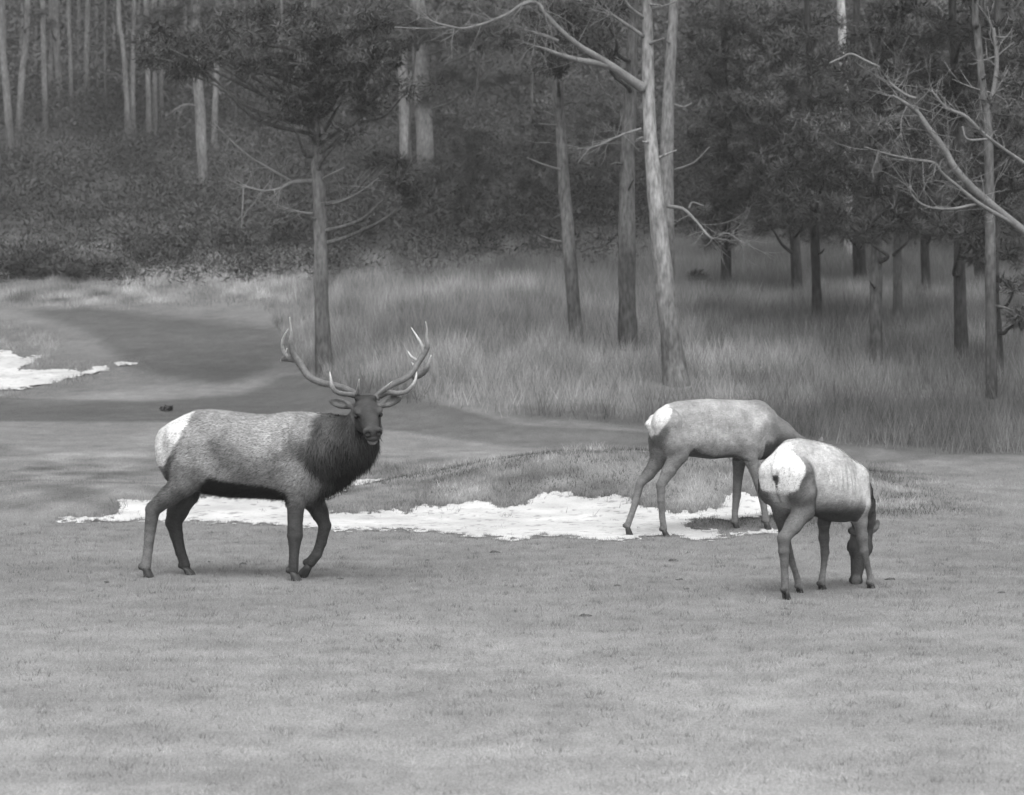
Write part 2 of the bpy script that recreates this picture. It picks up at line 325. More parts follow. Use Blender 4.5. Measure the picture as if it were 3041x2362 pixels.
DIST = {'cone': d_cone, 'ell': d_ell, 'loft': d_loft}
def pbox(p):
    if p['t'] == 'cone':
        r = max(p['r1'], p['r2']); e = np.array([r, r * p.get('sy', 1), r]); return np.minimum(p['a'], p['b']) - e, np.maximum(p['a'], p['b']) + e
    if p['t'] == 'ell':
        e = np.full(3, p['r'].max()); return p['c'] - e, p['c'] + e
    S = p['S']; return np.array([S[0, 0], -S[:, 3].max() * 1.2, (S[:, 1] - S[:, 2]).min()]), np.array([S[-1, 0], S[:, 3].max() * 1.2, (S[:, 1] + S[:, 2]).max()])
def sdf_mesh(prims, h):
    bb = [pbox(p) for p in prims if p.get('op', 'add') == 'add']
    lo = np.min([b[0] for b in bb], 0) - 3 * h; hi = np.max([b[1] for b in bb], 0) + 3 * h
    n = np.ceil((hi - lo) / h).astype(int) + 1
    D = np.full(n, .5, np.float32)
    for p in prims:
        a, b = pbox(p); m = .07 + h
        i0 = np.clip(((a - m - lo) / h).astype(int), 0, n - 1); i1 = np.clip(((b + m - lo) / h).astype(int) + 2, 0, n)
        ax = [lo[k] + h * np.arange(i0[k], i1[k]) for k in range(3)]
        P = np.stack(np.meshgrid(*ax, indexing='ij'), -1)
        d = DIST[p['t']](P, p); s = tuple(slice(i0[k], i1[k]) for k in range(3)); k = p.get('k', .035)
        if p.get('op') == 'sub': D[s] = -smin(-D[s], d, k)
        else: D[s] = smin(D[s], d, k)
    ins = D < 0
    nb = n - 1; acc = np.zeros((*nb, 3), np.float32); cnt = np.zeros(nb, np.float32)
    off = [(i, j, k) for i in (0, 1) for j in (0, 1) for k in (0, 1)]
    sl = lambda o: tuple(slice(o[q], o[q] + nb[q]) for q in range(3))
    for o in off:
        for q in range(3):
            if o[q]: continue
            o2 = list(o); o2[q] = 1; A, B = D[sl(o)], D[sl(o2)]; m = (A < 0) != (B < 0)
            t = A[m] / (A[m] - B[m]); e = np.tile(np.array(o, np.float32), (len(t), 1)); e[:, q] = t
            acc[m] += e; cnt[m] += 1
    act = cnt > 0; ids = np.full(nb, -1, np.int64); ids[act] = np.arange(act.sum())
    V = (np.argwhere(act) + acc[act] / cnt[act][:, None]) * h + lo
    F4 = []
    for q in range(3):
        r, s_ = (q + 1) % 3, (q + 2) % 3
        o2 = [0, 0, 0]; o2[q] = 1
        A = ins[sl((0, 0, 0))]; B = ins[sl(o2)]
        m = A != B; m[tuple(0 if z_ == r else slice(None) for z_ in range(3))] = False; m[tuple(0 if z_ == s_ else slice(None) for z_ in range(3))] = False
        I = np.argwhere(m); er = np.eye(3, dtype=int)[r]; es = np.eye(3, dtype=int)[s_]
        g = lambda J: ids[J[:, 0], J[:, 1], J[:, 2]]
        f = np.stack([g(I), g(I - er), g(I - er - es), g(I - es)], -1)
        fl = ~A[m]; f[fl] = f[fl][:, ::-1]; F4.append(f)
    F4 = np.concatenate(F4); F4 = F4[(F4 >= 0).all(1)]
    return V, F4
def vnormals(V, Q):
    N = np.zeros_like(V); a = np.cross(V[Q[:, 2]] - V[Q[:, 0]], V[Q[:, 3]] - V[Q[:, 1]])
    for k in range(4): np.add.at(N, Q[:, k], a)
    return N / np.maximum(np.linalg.norm(N, axis=1), 1e-9)[:, None]
def tube(pts, rad, seg=10, cap=True):
    pts = np.asarray(pts, float); rad = np.asarray(rad, float)
    tg = np.gradient(pts, axis=0); tg /= np.linalg.norm(tg, axis=1)[:, None]
    ref = np.array([.31, .87, .38]); V = []; 
    for p, t, r in zip(pts, tg, rad):
        a = np.cross(t, ref); a /= np.linalg.norm(a); b = np.cross(t, a)
        th = np.arange(seg) * 2 * math.pi / seg
        V.append(p + r * (np.cos(th)[:, None] * a + np.sin(th)[:, None] * b))
    V = np.concatenate(V); n = len(pts); T = []
    for i in range(n - 1):
        for j in range(seg):
            a, b = i * seg + j, i * seg + (j + 1) % seg
            T += [(a, b, b + seg), (a, b + seg, a + seg)]
    V = np.concatenate([V, pts[:1], pts[-1:]]); c0, c1_ = len(V) - 2, len(V) - 1
    for j in range(seg): T += [(c0, (j + 1) % seg, j), (c1_, (n - 1) * seg + j, (n - 1) * seg + (j + 1) % seg)]
    return V, np.array(T)
def smooth_path(pts, n=6):
    pts = np.asarray(pts, float); out = []; P = np.concatenate([2 * pts[:1] - pts[1:2], pts, 2 * pts[-1:] - pts[-2:-1]])
    for i in range(1, len(P) - 2):
        for t in np.arange(n) / n:
            out.append(.5 * (2 * P[i] + (P[i + 1] - P[i - 1]) * t + (2 * P[i - 1] - 5 * P[i] + 4 * P[i + 1] - P[i + 2]) * t ** 2 + (3 * P[i] - P[i - 1] - 3 * P[i + 1] + P[i + 2]) * t ** 3))
    out.append(pts[-1]); return np.array(out)
def merge(parts):
    V, T, o = [], [], 0
    for v, t in parts: V.append(v); T.append(t + o); o += len(v)
    return np.concatenate(V), np.concatenate(T)

class Animal:
    def __init__(s, name, crop, u, v, depth, yaw):
        s.ox, s.oy, s.sc = crop; s.yaw = yaw
        p = at(s.ox + u / s.sc, s.oy + v / s.sc, depth); s.root = np.array([p[0], p[1], float(zt(p[0], p[1]))])
        s.ex = np.array([math.cos(yaw), math.sin(yaw), 0]); s.ey = np.array([-math.sin(yaw), math.cos(yaw), 0])
        s.ppm = F / depth * s.sc; s.prims = []; s.feet = []; s.name = name
        s.obj = empty(name, s.root, yaw)
    def loc(s, W): d = np.asarray(W) - s.root; return np.stack([d @ s.ex, d @ s.ey, d[..., 2]], -1)
    def world(s, L): L = np.asarray(L); return s.root + L[..., :1] * s.ex + L[..., 1:2] * s.ey + L[..., 2:] * np.array([0, 0, 1.])
    def wdir(s, d): d = np.asarray(d, float); return np.array([d @ s.ex, d @ s.ey, d[2]])
    def L(s, cx, cy, ly=0.0):                       # crop pixel on the animal's own plane y = ly
        r = ray(s.ox + cx / s.sc, s.oy + cy / s.sc); o = np.array([0, 0, HC]) - s.root
        t = (ly - o @ s.ey) / (r @ s.ey); return s.loc(np.array([0, 0, HC]) + t * r)
    def cone(s, a, b, r1, r2, tone=.2, k=.035, sy=1.0): s.prims.append(dict(t='cone', a=np.asarray(a, float), b=np.asarray(b, float), r1=r1, r2=r2, tone=tone, k=k, sy=sy))
    def ell(s, c, r, tone=.2, k=.03, M=None, op='add'): s.prims.append(dict(t='ell', c=np.asarray(c, float), r=np.asarray(r, float), tone=tone, k=k, M=np.eye(3) if M is None else M, op=op))
    def chain(s, pts, tone=.2, k=.035, sy=1.0):     # pts: (L-point, radius)
        for (a, r1), (b, r2) in zip(pts[:-1], pts[1:]): s.cone(a, b, r1, r2, tone, k, sy)
    def leg(s, pts, ly, tones, hoof_tilt=0.0, snap=True, kk=.03):
        # pts: (cx, cy, radius px[, ly]); the last one is the sole
        P = [s.L(p[0], p[1], p[3] if len(p) > 3 else ly) for p in pts]; r = [p[2] / s.ppm for p in pts]
        w_ = s.world(P[-1]); g = float(zt(w_[0], w_[1])) - .012 - w_[2] if snap else 0.0
        n = len(P)
        for i in range(n):
            f = max(0.0, (i - (n - 5)) / 4.0); P[i] = P[i] + np.array([0, 0, g * f])
        for i in range(n - 2):
            kf = kk if i < n - 5 else .012
            s.cone(P[i], P[i + 1], r[i], r[i + 1], tones[min(i, len(tones) - 1)], kf)
        s.feet.append((P[-2], P[-1], r[-2], hoof_tilt))
        # dew claws and fetlock bulge
        s.ell(P[-2] + np.array([-.9 * r[-2], 0, .0]), (r[-2] * .55, r[-2] * .9, r[-2] * .7), .05, .01)
    def head(s, O, a, up, S=1.0, tone=.13, ears=None, lower=.10, sl_=1.0):
        a = np.asarray(a, float); a /= np.linalg.norm(a); up = np.asarray(up, float); sd_ = np.cross(up, a); sd_ /= np.linalg.norm(sd_); up = np.cross(a, sd_)
        Mx = np.stack([a, sd_, up]); g = lambda t, q, h: O + S * (t * a + q * sd_ + h * up); s.hf = (g, Mx, S)
        E = lambda t, q, h, r, tn=tone, k=.025, op='add': s.ell(g(t, q, h), np.array(r) * S, tn, k, Mx, op)
        E(.02, 0, .0, (.13, .095, .105)); E(.12, 0, .01, (.12, .098, .085)); 
        s.cone(g(.14, 0, .005), g(.40, 0, -.005), .082 * S, .056 * S * sl_ ** .8, tone, .03); s.cone(g(.05, 0, -.09), g(.37, 0, -.055), .055 * S, .030 * S, lower, .03)
        for q in (-1, 1):
            E(.12, .05 * q, -.055, (.10, .05, .07)); E(.135, .086 * q, .052, (.058, .026, .022), tone * 1.45, .016); E(.19, .072 * q, .02, (.035, .014, .012), tone * .4, .01, 'sub')
            E(.16, .098 * q, .022, (.036, .018, .018), .015, .005, 'sub')
            E(.425, .040 * q * sl_, .010, (.04, .036 * sl_, .036 * sl_), tone * 1.25, .014)
            E(.462, .040 * q, .012, (.024, .020, .016), .008, .004, 'sub')
        E(.43, 0, -.035, (.035, .060 * sl_, .024), tone * .5, .008); E(.405, 0, -.075, (.05, .040, .020), .17, .006)
        E(.25, 0, .035, (.16, .045, .045), tone, .03)
    def ear(s, base, tip, front, wd=.042, tone=.2):
        base = np.asarray(base); tip = np.asarray(tip); e1 = tip - base; ln = np.linalg.norm(e1); e1 = e1 / ln
        e3 = np.asarray(front, float); e3 = e3 - e1 * (e3 @ e1); e3 /= np.linalg.norm(e3); e2 = np.cross(e3, e1); Mx = np.stack([e1, e2, e3])
        s.ell(base + e1 * ln * .52, (ln * .54, wd, .020), tone, .012, Mx)
        s.cone(base - e1 * .03, base + e1 * ln * .3, .026, .024, tone, .02)
        s.ell(base + e1 * ln * .55 + e3 * .020, (ln * .38, wd * .62, .017), .05, .005, Mx, 'sub')
    def build(s, label, cat, coat, h=.009, nfur=40000, furlen=None, group=None, furdir=None):
        V, Q = sdf_mesh(s.prims, h)
        W = np.zeros(len(V)); A = np.zeros(len(V))
        for p in s.prims:
            sub = p.get('op') == 'sub'
            d = DIST[p['t']](V, p); wgt = np.exp(-np.clip(d + (.0 if not sub else -.004), -.05, 1) / .012) * (3 if sub else 1)
            W += wgt; A += wgt * p['tone']
        t = A / np.maximum(W, 1e-12); t = coat(s, V, t)
        N = vnormals(V, Q)
        s.body = mk('body', V, Q, M_coat, s.obj, tone=t)
        # fur
        ar = np.linalg.norm(np.cross(V[Q[:, 2]] - V[Q[:, 0]], V[Q[:, 3]] - V[Q[:, 1]]), axis=1); f = rng.choice(len(Q), nfur, p=ar / ar.sum())
        wq = rng.dirichlet((1, 1, 1, 1), nfur); B = (V[Q[f]] * wq[..., None]).sum(1); bn = (N[Q[f]] * wq[..., None]).sum(1); bt = (t[Q[f]] * wq).sum(1)
        bn /= np.linalg.norm(bn, axis=1)[:, None]
        ln, lift = furlen(s, B, bt, bn)
        fd = furdir(s, B) if furdir else np.tile(np.array([-1, 0, -.45]), (nfur, 1))
        fd = fd + rng.normal(0, .28, (nfur, 3)); fd = fd - bn * (fd * bn).sum(1)[:, None]; fd /= np.maximum(np.linalg.norm(fd, axis=1), 1e-6)[:, None]
        dr = fd + bn * lift[:, None]; dr /= np.linalg.norm(dr, axis=1)[:, None]
        droop = np.stack([np.zeros(nfur), np.zeros(nfur), -np.clip(ln - .03, 0, 1) * .5], -1)
        sdv = np.cross(dr, bn); sdv /= np.maximum(np.linalg.norm(sdv, axis=1), 1e-6)[:, None]; wd = (.003 + .02 * ln)[:, None]
        tip = B + dr * ln[:, None] + droop; B0 = B - bn * .003
        FV = np.stack([B0 - sdv * wd, B0 + sdv * wd, tip], 1).reshape(-1, 3)
        tv = np.clip(bt * rng.normal(1, .32, nfur), .008, .85); ft = np.stack([tv * .9, tv * .9, tv * 1.12], 1).ravel()
        fn = bn * .85 + dr * .15; fn /= np.linalg.norm(fn, axis=1)[:, None]
        tag(mk('fur', FV, np.arange(3 * nfur).reshape(-1, 3), M_fur, s.obj, tone=ft, nrm=np.repeat(fn, 3, 0)), kind='stuff')
        # hooves
        for (pf, ps, r, tilt) in s.feet:
            top = pf; ht = max(pf[2] - ps[2], .03); parts = []
            for q in (-1, 1):
                prof = [(0.0, .62, .46, -.05), (.35, .78, .50, .10), (.75, .95, .54, .26), (1.0, 1.02, .54, .36)]
                vv = []
                for (fz, rx, ry, sx) in prof:
                    th = np.arange(10) * 2 * math.pi / 10
                    c = np.array([pf[0] + (ps[0] - pf[0]) * fz + r * sx, pf[1] + (ps[1] - pf[1]) * fz + q * r * .50, pf[2] - ht * (.15 + .85 * fz)])
                    vv.append(np.stack([c[0] + r * rx * np.cos(th) * np.where(np.cos(th) > 0, 1.15, .8), c[1] + r * ry * np.sin(th) * (1 - .25 * np.clip(np.cos(th), 0, 1)), np.full(10, c[2])], -1))
                vv = np.concatenate(vv); T = []
                for i in range(3):
                    for j in range(10):
                        a, b = i * 10 + j, i * 10 + (j + 1) % 10; T += [(a, b, b + 10), (a, b + 10, a + 10)]
                vv = np.concatenate([vv, vv[:10].mean(0)[None], vv[30:40].mean(0)[None]])
                for j in range(10): T += [(40, (j + 1) % 10, j), (41, 30 + j, 30 + (j + 1) % 10)]
                parts.append((vv, np.array(T)))
            v_, t_ = merge(parts)
            if tilt:
                c, s_ = math.cos(tilt), math.sin(tilt); o = pf; dx, dz = v_[:, 0] - o[0], v_[:, 2] - o[2]
                v_[:, 0] = o[0] + c * dx + s_ * dz; v_[:, 2] = o[2] - s_ * dx + c * dz
                v_[:, 2] += ps[2] - v_[:, 2].min()
            mk('hoof', v_, t_, M_hoof, s.obj)
        tag(s.obj, label, cat, group)
        return s
    def eyes(s, t=.165, q=.092, h=.024, r=.020):
        g, Mx, S = s.hf
        for sg in (-1, 1):
            th = np.linspace(0, math.pi, 7); ph = np.arange(10) * 2 * math.pi / 10
            v = np.array([[math.sin(a) * math.cos(b), math.sin(a) * math.sin(b), math.cos(a)] for a in th for b in ph]) * r * S + g(t, q * sg, h)
            T = [(i * 10 + j, i * 10 + (j + 1) % 10, (i + 1) * 10 + (j + 1) % 10, (i + 1) * 10 + j) for i in range(6) for j in range(10)]
            mk('eye', v, np.array(T), M_eye, s.obj)
def stations(an, rows):
    out = []
    for cx, t, b, hw in rows:
        p, q = an.L(cx, t), an.L(cx, b); out.append((p[0], (p[2] + q[2]) / 2, (p[2] - q[2]) / 2, hw))
    return np.array(out)
def xzpoly(an, pts, ly=-.17): return [tuple(an.L(a, b, ly)[[0, 2]]) for a, b in pts]
def pmask(V, poly, n=.02, soft=.012, seed=3):
    jx = (fbm(V[:, 0] * 22, V[:, 2] * 22, seed, 3) - .5) * n * 2; jz = (fbm(V[:, 0] * 22, V[:, 2] * 22, seed + 5, 3) - .5) * n * 2
    return softpoly(V[:, 0] + jx, V[:, 2] + jz, poly, soft, soft)

# ---------------------------------------- the bull
CB = (380, 900, 1.9277)
bull = Animal('bull_elk', CB, 580, 1575, 25.08, R(-14))
bull.prims.append(dict(t='loft', k=.05, tone=.25, egg=.2, S=stations(bull, [(166, 765, 820, .03), (178, 742, 880, .08), (200, 716, 950, .14), (250, 682, 1025, .20), (320, 646, 1060, .24), (400, 614, 1072, .265), (480, 611, 1092, .29), (560, 619, 1102, .31), (650, 630, 1108, .325), (740, 640, 1110, .325), (820, 640, 1115, .31), (900, 627, 1125, .29), (980, 625, 1138, .27), (1050, 633, 1135, .25), (1110, 640, 1095, .22), (1165, 660, 1040, .15)])))
b = bull
for q in (-1, 1):
    ly = .13 * q
    b.cone(b.L(310, 790, ly), b.L(330, 940, ly), .155, .14, .26, .03, .95)
    b.cone(b.L(1030, 780, ly), b.L(975, 1040, ly * 1.1), .155, .11, .27, .03, .9)
b.leg([(335, 930, 95), (320, 1030, 72), (235, 1105, 54), (143, 1183, 42), (128, 1290, 32), (114, 1410, 26), (102, 1492, 30), (125, 1557, 0)], -.15, [.2, .14, .10, .09, .14, .17, .10], .25)
b.leg([(350, 930, 95), (335, 1090, 72), (285, 1190, 58), (262, 1255, 48), (278, 1330, 37), (302, 1430, 29), (328, 1505, 29), (352, 1568, 0)], .15, [.08, .05, .04, .04, .04, .04, .04])
b.leg([(965, 1040, 75), (962, 1130, 54), (958, 1230, 43), (956, 1330, 43), (952, 1425, 27), (946, 1525, 29), (955, 1594, 0)], -.15, [.18, .075, .055, .05, .05, .05, .05])
b.leg([(1010, 1030, 75), (1055, 1125, 60), (1098, 1200, 46), (1128, 1275, 35), (1108, 1370, 30), (1082, 1445, 29), (1045, 1497, 30), (1026, 1597, 0)], .13, [.10, .04, .045, .05, .055, .055, .055], .55)
# neck, mane, throat
b.cone(b.L(1050, 835), b.L(1190, 818, -.06), .275, .258, .06, .06); b.cone(b.L(1190, 818, -.06), b.L(1290, 800, -.14), .25, .205, .045, .05)
b.cone(b.L(1280, 780, -.14), b.L(1345, 690, -.17), .20, .13, .06, .06); b.cone(b.L(1345, 690, -.17), b.L(1366, 612, -.19), .13, .10, .09, .05)
b.cone(b.L(1275, 845, -.13), b.L(1185, 925, -.04), .175, .16, .035, .05); b.cone(b.L(1190, 935, -.04), b.L(1100, 1010), .16, .13, .05, .05)
# tail
b.chain([(b.L(205, 742), .035), (b.L(183, 800), .030), (b.L(190, 880), .018), (b.L(200, 925), .008)], .5, .012)
for q in (-1, 1):
    b.ell(b.L(440, 880, .42 * q), (.11, .12, .17), .2, .06, None, 'sub'); b.ell(b.L(860, 1000, .42 * q), (.05, .12, .18), .2, .05, None, 'sub')
HO = b.L(1362, 606, -.24)
hd = b.wdir((.165, -.90, -.40)); b.head(HO, hd, b.wdir((.02, -.40, .90)), 1.10, .055, lower=.03)
C2 = lambda x, y: ((780 + x / 2.924 - CB[0]) * CB[2], (900 + y / 2.924 - CB[1]) * CB[2])
fr = b.wdir((0, -1, .1))
b.ear(b.L(*C2(765, 895), -.20), b.L(*C2(588, 850), -.16), fr, .044, .19)
b.ear(b.L(*C2(1035, 890), -.24), b.L(*C2(1200, 815), -.21), fr, .044, .19)
# forelock
for q in (-.05, 0, .05): b.ell(HO + b.wdir((q, -.03, .088)), (.045, .05, .028), .03, .02)
rump = xzpoly(b, [(60, 760), (140, 640), (240, 590), (340, 575), (362, 630), (345, 700), (325, 770), (280, 840), (240, 885), (215, 930), (90, 950)])
thighd = xzpoly(b, [(215, 920), (245, 880), (300, 850), (310, 870), (275, 930), (255, 1000), (250, 1060), (200, 1060)])
mane = xzpoly(b, [(1130, 610), (1125, 700), (1110, 780), (1130, 870), (1170, 940), (1172, 1010), (1090, 1100), (1060, 1180), (1500, 1180), (1600, 780), (1500, 600), (1300, 560)])
belly = xzpoly(b, [(385, 1100), (440, 1030), (500, 990), (600, 1010), (700, 1025), (800, 1040), (880, 1060), (930, 1090), (960, 1250), (420, 1250)])
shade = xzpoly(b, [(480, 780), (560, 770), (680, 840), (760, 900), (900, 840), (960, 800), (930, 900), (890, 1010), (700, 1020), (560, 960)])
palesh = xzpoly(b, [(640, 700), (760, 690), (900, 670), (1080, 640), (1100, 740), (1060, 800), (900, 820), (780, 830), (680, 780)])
def bull_coat(s, V, t):
    hx = V[:, 0]; ishead = onhead(V)
    trunk = np.abs(V[:, 1]) < .40
    up = V[:, 2] > s.L(0, 1090)[2]
    nz = fbm(hx * 14, V[:, 2] * 14, 8, 4)
    t2 = t.copy()
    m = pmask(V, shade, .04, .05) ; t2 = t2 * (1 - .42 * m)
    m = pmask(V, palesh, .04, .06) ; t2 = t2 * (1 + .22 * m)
    mm = pmask(V, mane, .03, .03, 9) * (1 - ishead); zz = V[:, 2]; grad = sstep(s.L(0, 1000)[2], s.L(0, 690)[2], zz)
    legm = V[:, 2] < s.L(0, 1110)[2]
    t2 = np.where(legm, t2, t2 * (1 - mm) + mm * (.014 + .075 * grad * sstep(s.L(1330, 0)[0], s.L(1120, 0)[0], hx) + .03 * grad))
    bm = pmask(V, belly, .02, .02, 13); t2 = np.where((np.abs(V[:, 1]) < .33) & (hx < s.L(905, 1100)[0]) & (hx > s.L(420, 1100)[0]) | (bm > 0) & (V[:, 2] > s.L(0, 1125)[2]), t2 * (1 - bm) + bm * .014, t2)
    m = pmask(V, thighd, .015, .02, 15) ; t2 = t2 * (1 - m) + m * .10
    m = pmask(V, rump, .012, .012, 17); t2 = t2 * (1 - m) + m * .66
    t2 = t2 * (1 + .5 * (nz - .5) * (t2 < .5))
    return np.clip(t2, .01, .75)
def onhead(B):
    d = B - HO; al = d @ hd; rad = np.linalg.norm(d - al[:, None] * hd, axis=1); wd_ = s_ear = (d @ bull.ey > .0) * 0
    return ((al > -.10) & (al < .52) & (rad < .145)) | ((B[:, 2] > HO[2] - .04) & (np.abs(d @ np.array([1, 0, 0])) < .42) & (rad > .10))
def bull_fur(s, B, t, N):
    ln = np.where(t > .5, .025, .031) + 0 * t; mane_ = (t < .085) & (B[:, 2] > s.L(0, 1130)[2]) & (B[:, 0] > s.L(1040, 900)[0]) & ~onhead(B)
    bel = (t < .06) & (B[:, 0] < s.L(920, 900)[0]) & (B[:, 2] < s.L(0, 1060)[2]) & (B[:, 2] > s.L(0, 1140)[2]) & (N[:, 2] < -.2)
    ln = np.where(B[:, 2] < s.L(0, 1140)[2], .012, ln); ln = np.where(onhead(B), .010, ln)
    ln = np.where(mane_, rng.uniform(.04, .105, len(t)), ln); ln = np.where(bel, rng.uniform(.02, .06, len(t)), ln)
    return ln * rng.uniform(.7, 1.2, len(t)), np.where(mane_, rng.uniform(.12, .42, len(t)), rng.uniform(.15, .5, len(t)))
def bull_dir(s, B):
    d = np.tile(np.array([-1, 0, -.45]), (len(B), 1)); f = B[:, 0] > s.L(1080, 900)[0]; d[f] = (.05, 0, -1)
    return d
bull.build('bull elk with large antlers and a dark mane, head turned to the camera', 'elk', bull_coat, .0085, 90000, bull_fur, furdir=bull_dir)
bull.eyes()
HD = bull.world(HO)[1]
def antler(tines):
    main = None
    for pts in tines:
        parts = []; tn = []
        P = np.array([at(780 + p[0] / 2.924, 900 + p[1] / 2.924, HD + .02 + p[2]) for p in pts]); P = bull.loc(P)
        r = np.array([p[3] for p in pts]); sp = smooth_path(np.concatenate([P, r[:, None]], 1), 6)
        rr = np.maximum(sp[:, 3] * 1.12, .004); s_ = np.linspace(0, 1, len(rr))
        v, t = tube(sp[:, :3], rr * (1 + .06 * np.sin(np.arange(len(rr)) * 2.1)), 10)
        parts.append((v, t)); q = np.repeat(np.clip((.024 - rr) / .016, 0, 1), 10); tn.append(np.concatenate([.11 + .36 * q ** 1.2, [.1, .5]]))
        o_ = mk('tine' if main else 'antler', v, t, M_antler, main or bull.obj, tone=tn[0]); main = main or o_
antler([[(835, 835, 0, .030), (815, 800, .01, .027), (785, 776, .05, .024), (700, 738, .16, .024), (600, 712, .25, .025), (520, 698, .33, .026), (440, 664, .40, .027), (388, 625, .45, .029), (350, 570, .48, .028), (305, 495, .50, .033), (265, 430, .50, .028), (243, 345, .48, .019), (248, 260, .44, .010), (235, 125, .36, .003)],
        [(815, 812, 0, .022), (760, 797, -.05, .020), (690, 790, -.12, .019), (632, 768, -.17, .018), (603, 725, -.2, .016), (591, 660, -.2, .011), (583, 598, -.19, .003)],
        [(822, 812, 0, .020), (829, 755, -.08, .014), (838, 662, -.2, .003)],
        [(310, 495, .5, .030), (235, 482, .56, .029), (188, 486, .62, .022), (160, 505, .7, .006)],
        [(225, 478, .56, .019), (186, 430, .55, .014), (170, 360, .52, .012), (186, 290, .48, .009), (222, 226, .43, .003)],
        [(196, 445, .56, .010), (212, 392, .55, .003)]])
antler([[(985, 835, 0, .030), (1003, 805, .01, .027), (1055, 757, .06, .024), (1130, 708, .15, .024), (1220, 668, .25, .024), (1290, 615, .33, .025), (1335, 545, .39, .025), (1380, 475, .42, .024), (1415, 420, .43, .023), (1433, 365, .42, .018), (1423, 300, .40, .012), (1425, 225, .36, .007), (1415, 163, .32, .003)],
        [(1020, 810, 0, .022), (1090, 780, -.06, .020), (1170, 785, -.12, .019), (1245, 772, -.17, .018), (1300, 720, -.2, .015), (1330, 655, -.2, .010), (1337, 598, -.19, .003)],
        [(1012, 800, 0, .020), (1065, 745, -.08, .015), (1122, 686, -.18, .003)],
        [(1310, 650, .34, .024), (1385, 613, .30, .024), (1435, 555, .26, .018), (1463, 453, .2, .003)],
        [(1345, 505, .4, .016), (1295, 470, .5, .010), (1262, 420, .55, .003)], [(1328, 562, .38, .012), (1295, 518, .46, .003)],
        [(1405, 440, .42, .019), (1370, 345, .48, .013), (1290, 213, .5, .003)]])

# ---------------------------------------- the cow at the sand
CA = (1800, 1140, 2.494)
cowA = Animal('cow_elk', CA, 750, 1080, 29.75, R(20)); a = cowA
a.prims.append(dict(t='loft', k=.05, tone=.28, egg=.16, S=stations(a, [(318, 285, 335, .03), (340, 248, 420, .08), (385, 195, 500, .15), (450, 153, 540, .2), (520, 131, 545, .225), (600, 122, 535, .245), (700, 115, 548, .265), (780, 112, 556, .27), (870, 114, 548, .265), (960, 119, 545, .25), (1040, 122, 555, .225), (1110, 130, 565, .2), (1170, 158, 560, .17), (1225, 205, 540, .12)])))
a.chain([(a.L(1150, 340), .2), (a.L(1280, 388), .155), (a.L(1400, 470), .125), (a.L(1510, 500), .105)], .13, .05)
a.cone(a.L(1120, 235), a.L(1340, 415), .15, .105, .16, .05)
for q in (-1, 1):
    a.cone(a.L(450, 290, .12 * q), a.L(490, 430, .13 * q), .155, .14, .26, .022, .98); a.cone(a.L(1130, 300, .11 * q), a.L(1040, 430, .13 * q), .13, .115, .30, .022, .95)
    a.cone(a.L(1225, 400, .10 * q), a.L(1070, 455, .14 * q), .06, .075, .26, .015)
a.leg([(500, 430, 100), (535, 520, 72), (465, 645, 48), (405, 752, 33), (406, 860, 26), (416, 980, 22), (428, 1062, 25), (440, 1120, 0)], -.13, [.2, .17, .16, .14, .15, .15, .15])
a.leg([(410, 430, 100), (390, 560, 62), (315, 670, 42), (250, 745, 31), (222, 870, 26), (185, 980, 22), (158, 1055, 25), (165, 1138, 0)], .13, [.17, .13, .14, .14, .15, .17, .15])
a.leg([(1035, 440, 85), (1058, 520, 58), (1100, 640, 40), (1140, 745, 33), (1168, 850, 24), (1184, 930, 26), (1192, 978, 0)], -.12, [.24, .19, .16, .15, .15, .15, .15])
a.leg([(1020, 450, 80), (988, 570, 48), (975, 700, 36), (967, 815, 31), (955, 905, 23), (953, 970, 25), (960, 1008, 0)], .12, [.16, .1, .11, .12, .14, .16, .15])
a.chain([(a.L(350, 262), .045), (a.L(318, 300), .035), (a.L(322, 350), .012)], .6, .012)
for q in (-1, 1):
    a.ell(a.L(610, 360, .345 * q), (.09, .10, .17), .27, .05, None, 'sub'); a.ell(a.L(960, 360, .345 * q), (.04, .10, .16), .27, .04, None, 'sub')
    for i_ in range(5): a.ell(a.L(700 + 52 * i_, 330, .352 * q), (.016, .10, .15), .28, .03, None, 'sub')
AO = a.L(1535, 515); a.head(AO, a.wdir((.42, .1, -.9)), a.wdir((.85, .2, .45)), .9, .12)
a.ear(a.L(1565, 490, .06), a.L(1600, 398, .08), a.wdir((.6, .5, 0)), .036, .2); a.ear(a.L(1545, 500, -.07), a.L(1560, 440, -.14), a.wdir((.6, .5, 0)), .036, .2)
rumpA = xzpoly(a, [(200, 330), (250, 200), (380, 90), (530, 70), (507, 150), (460, 230), (412, 310), (388, 360), (378, 420), (345, 480), (250, 480)])
darkA = xzpoly(a, [(412, 310), (450, 330), (430, 420), (430, 560), (380, 560), (370, 420), (390, 360)])
bellA = xzpoly(a, [(600, 560), (640, 470), (720, 510), (820, 535), (940, 520), (1020, 540), (1100, 600), (600, 640)])
neckA = xzpoly(a, [(1270, 250), (1265, 330), (1270, 410), (1180, 440), (1130, 480), (1120, 640), (1700, 1000), (1700, 300), (1380, 280)])
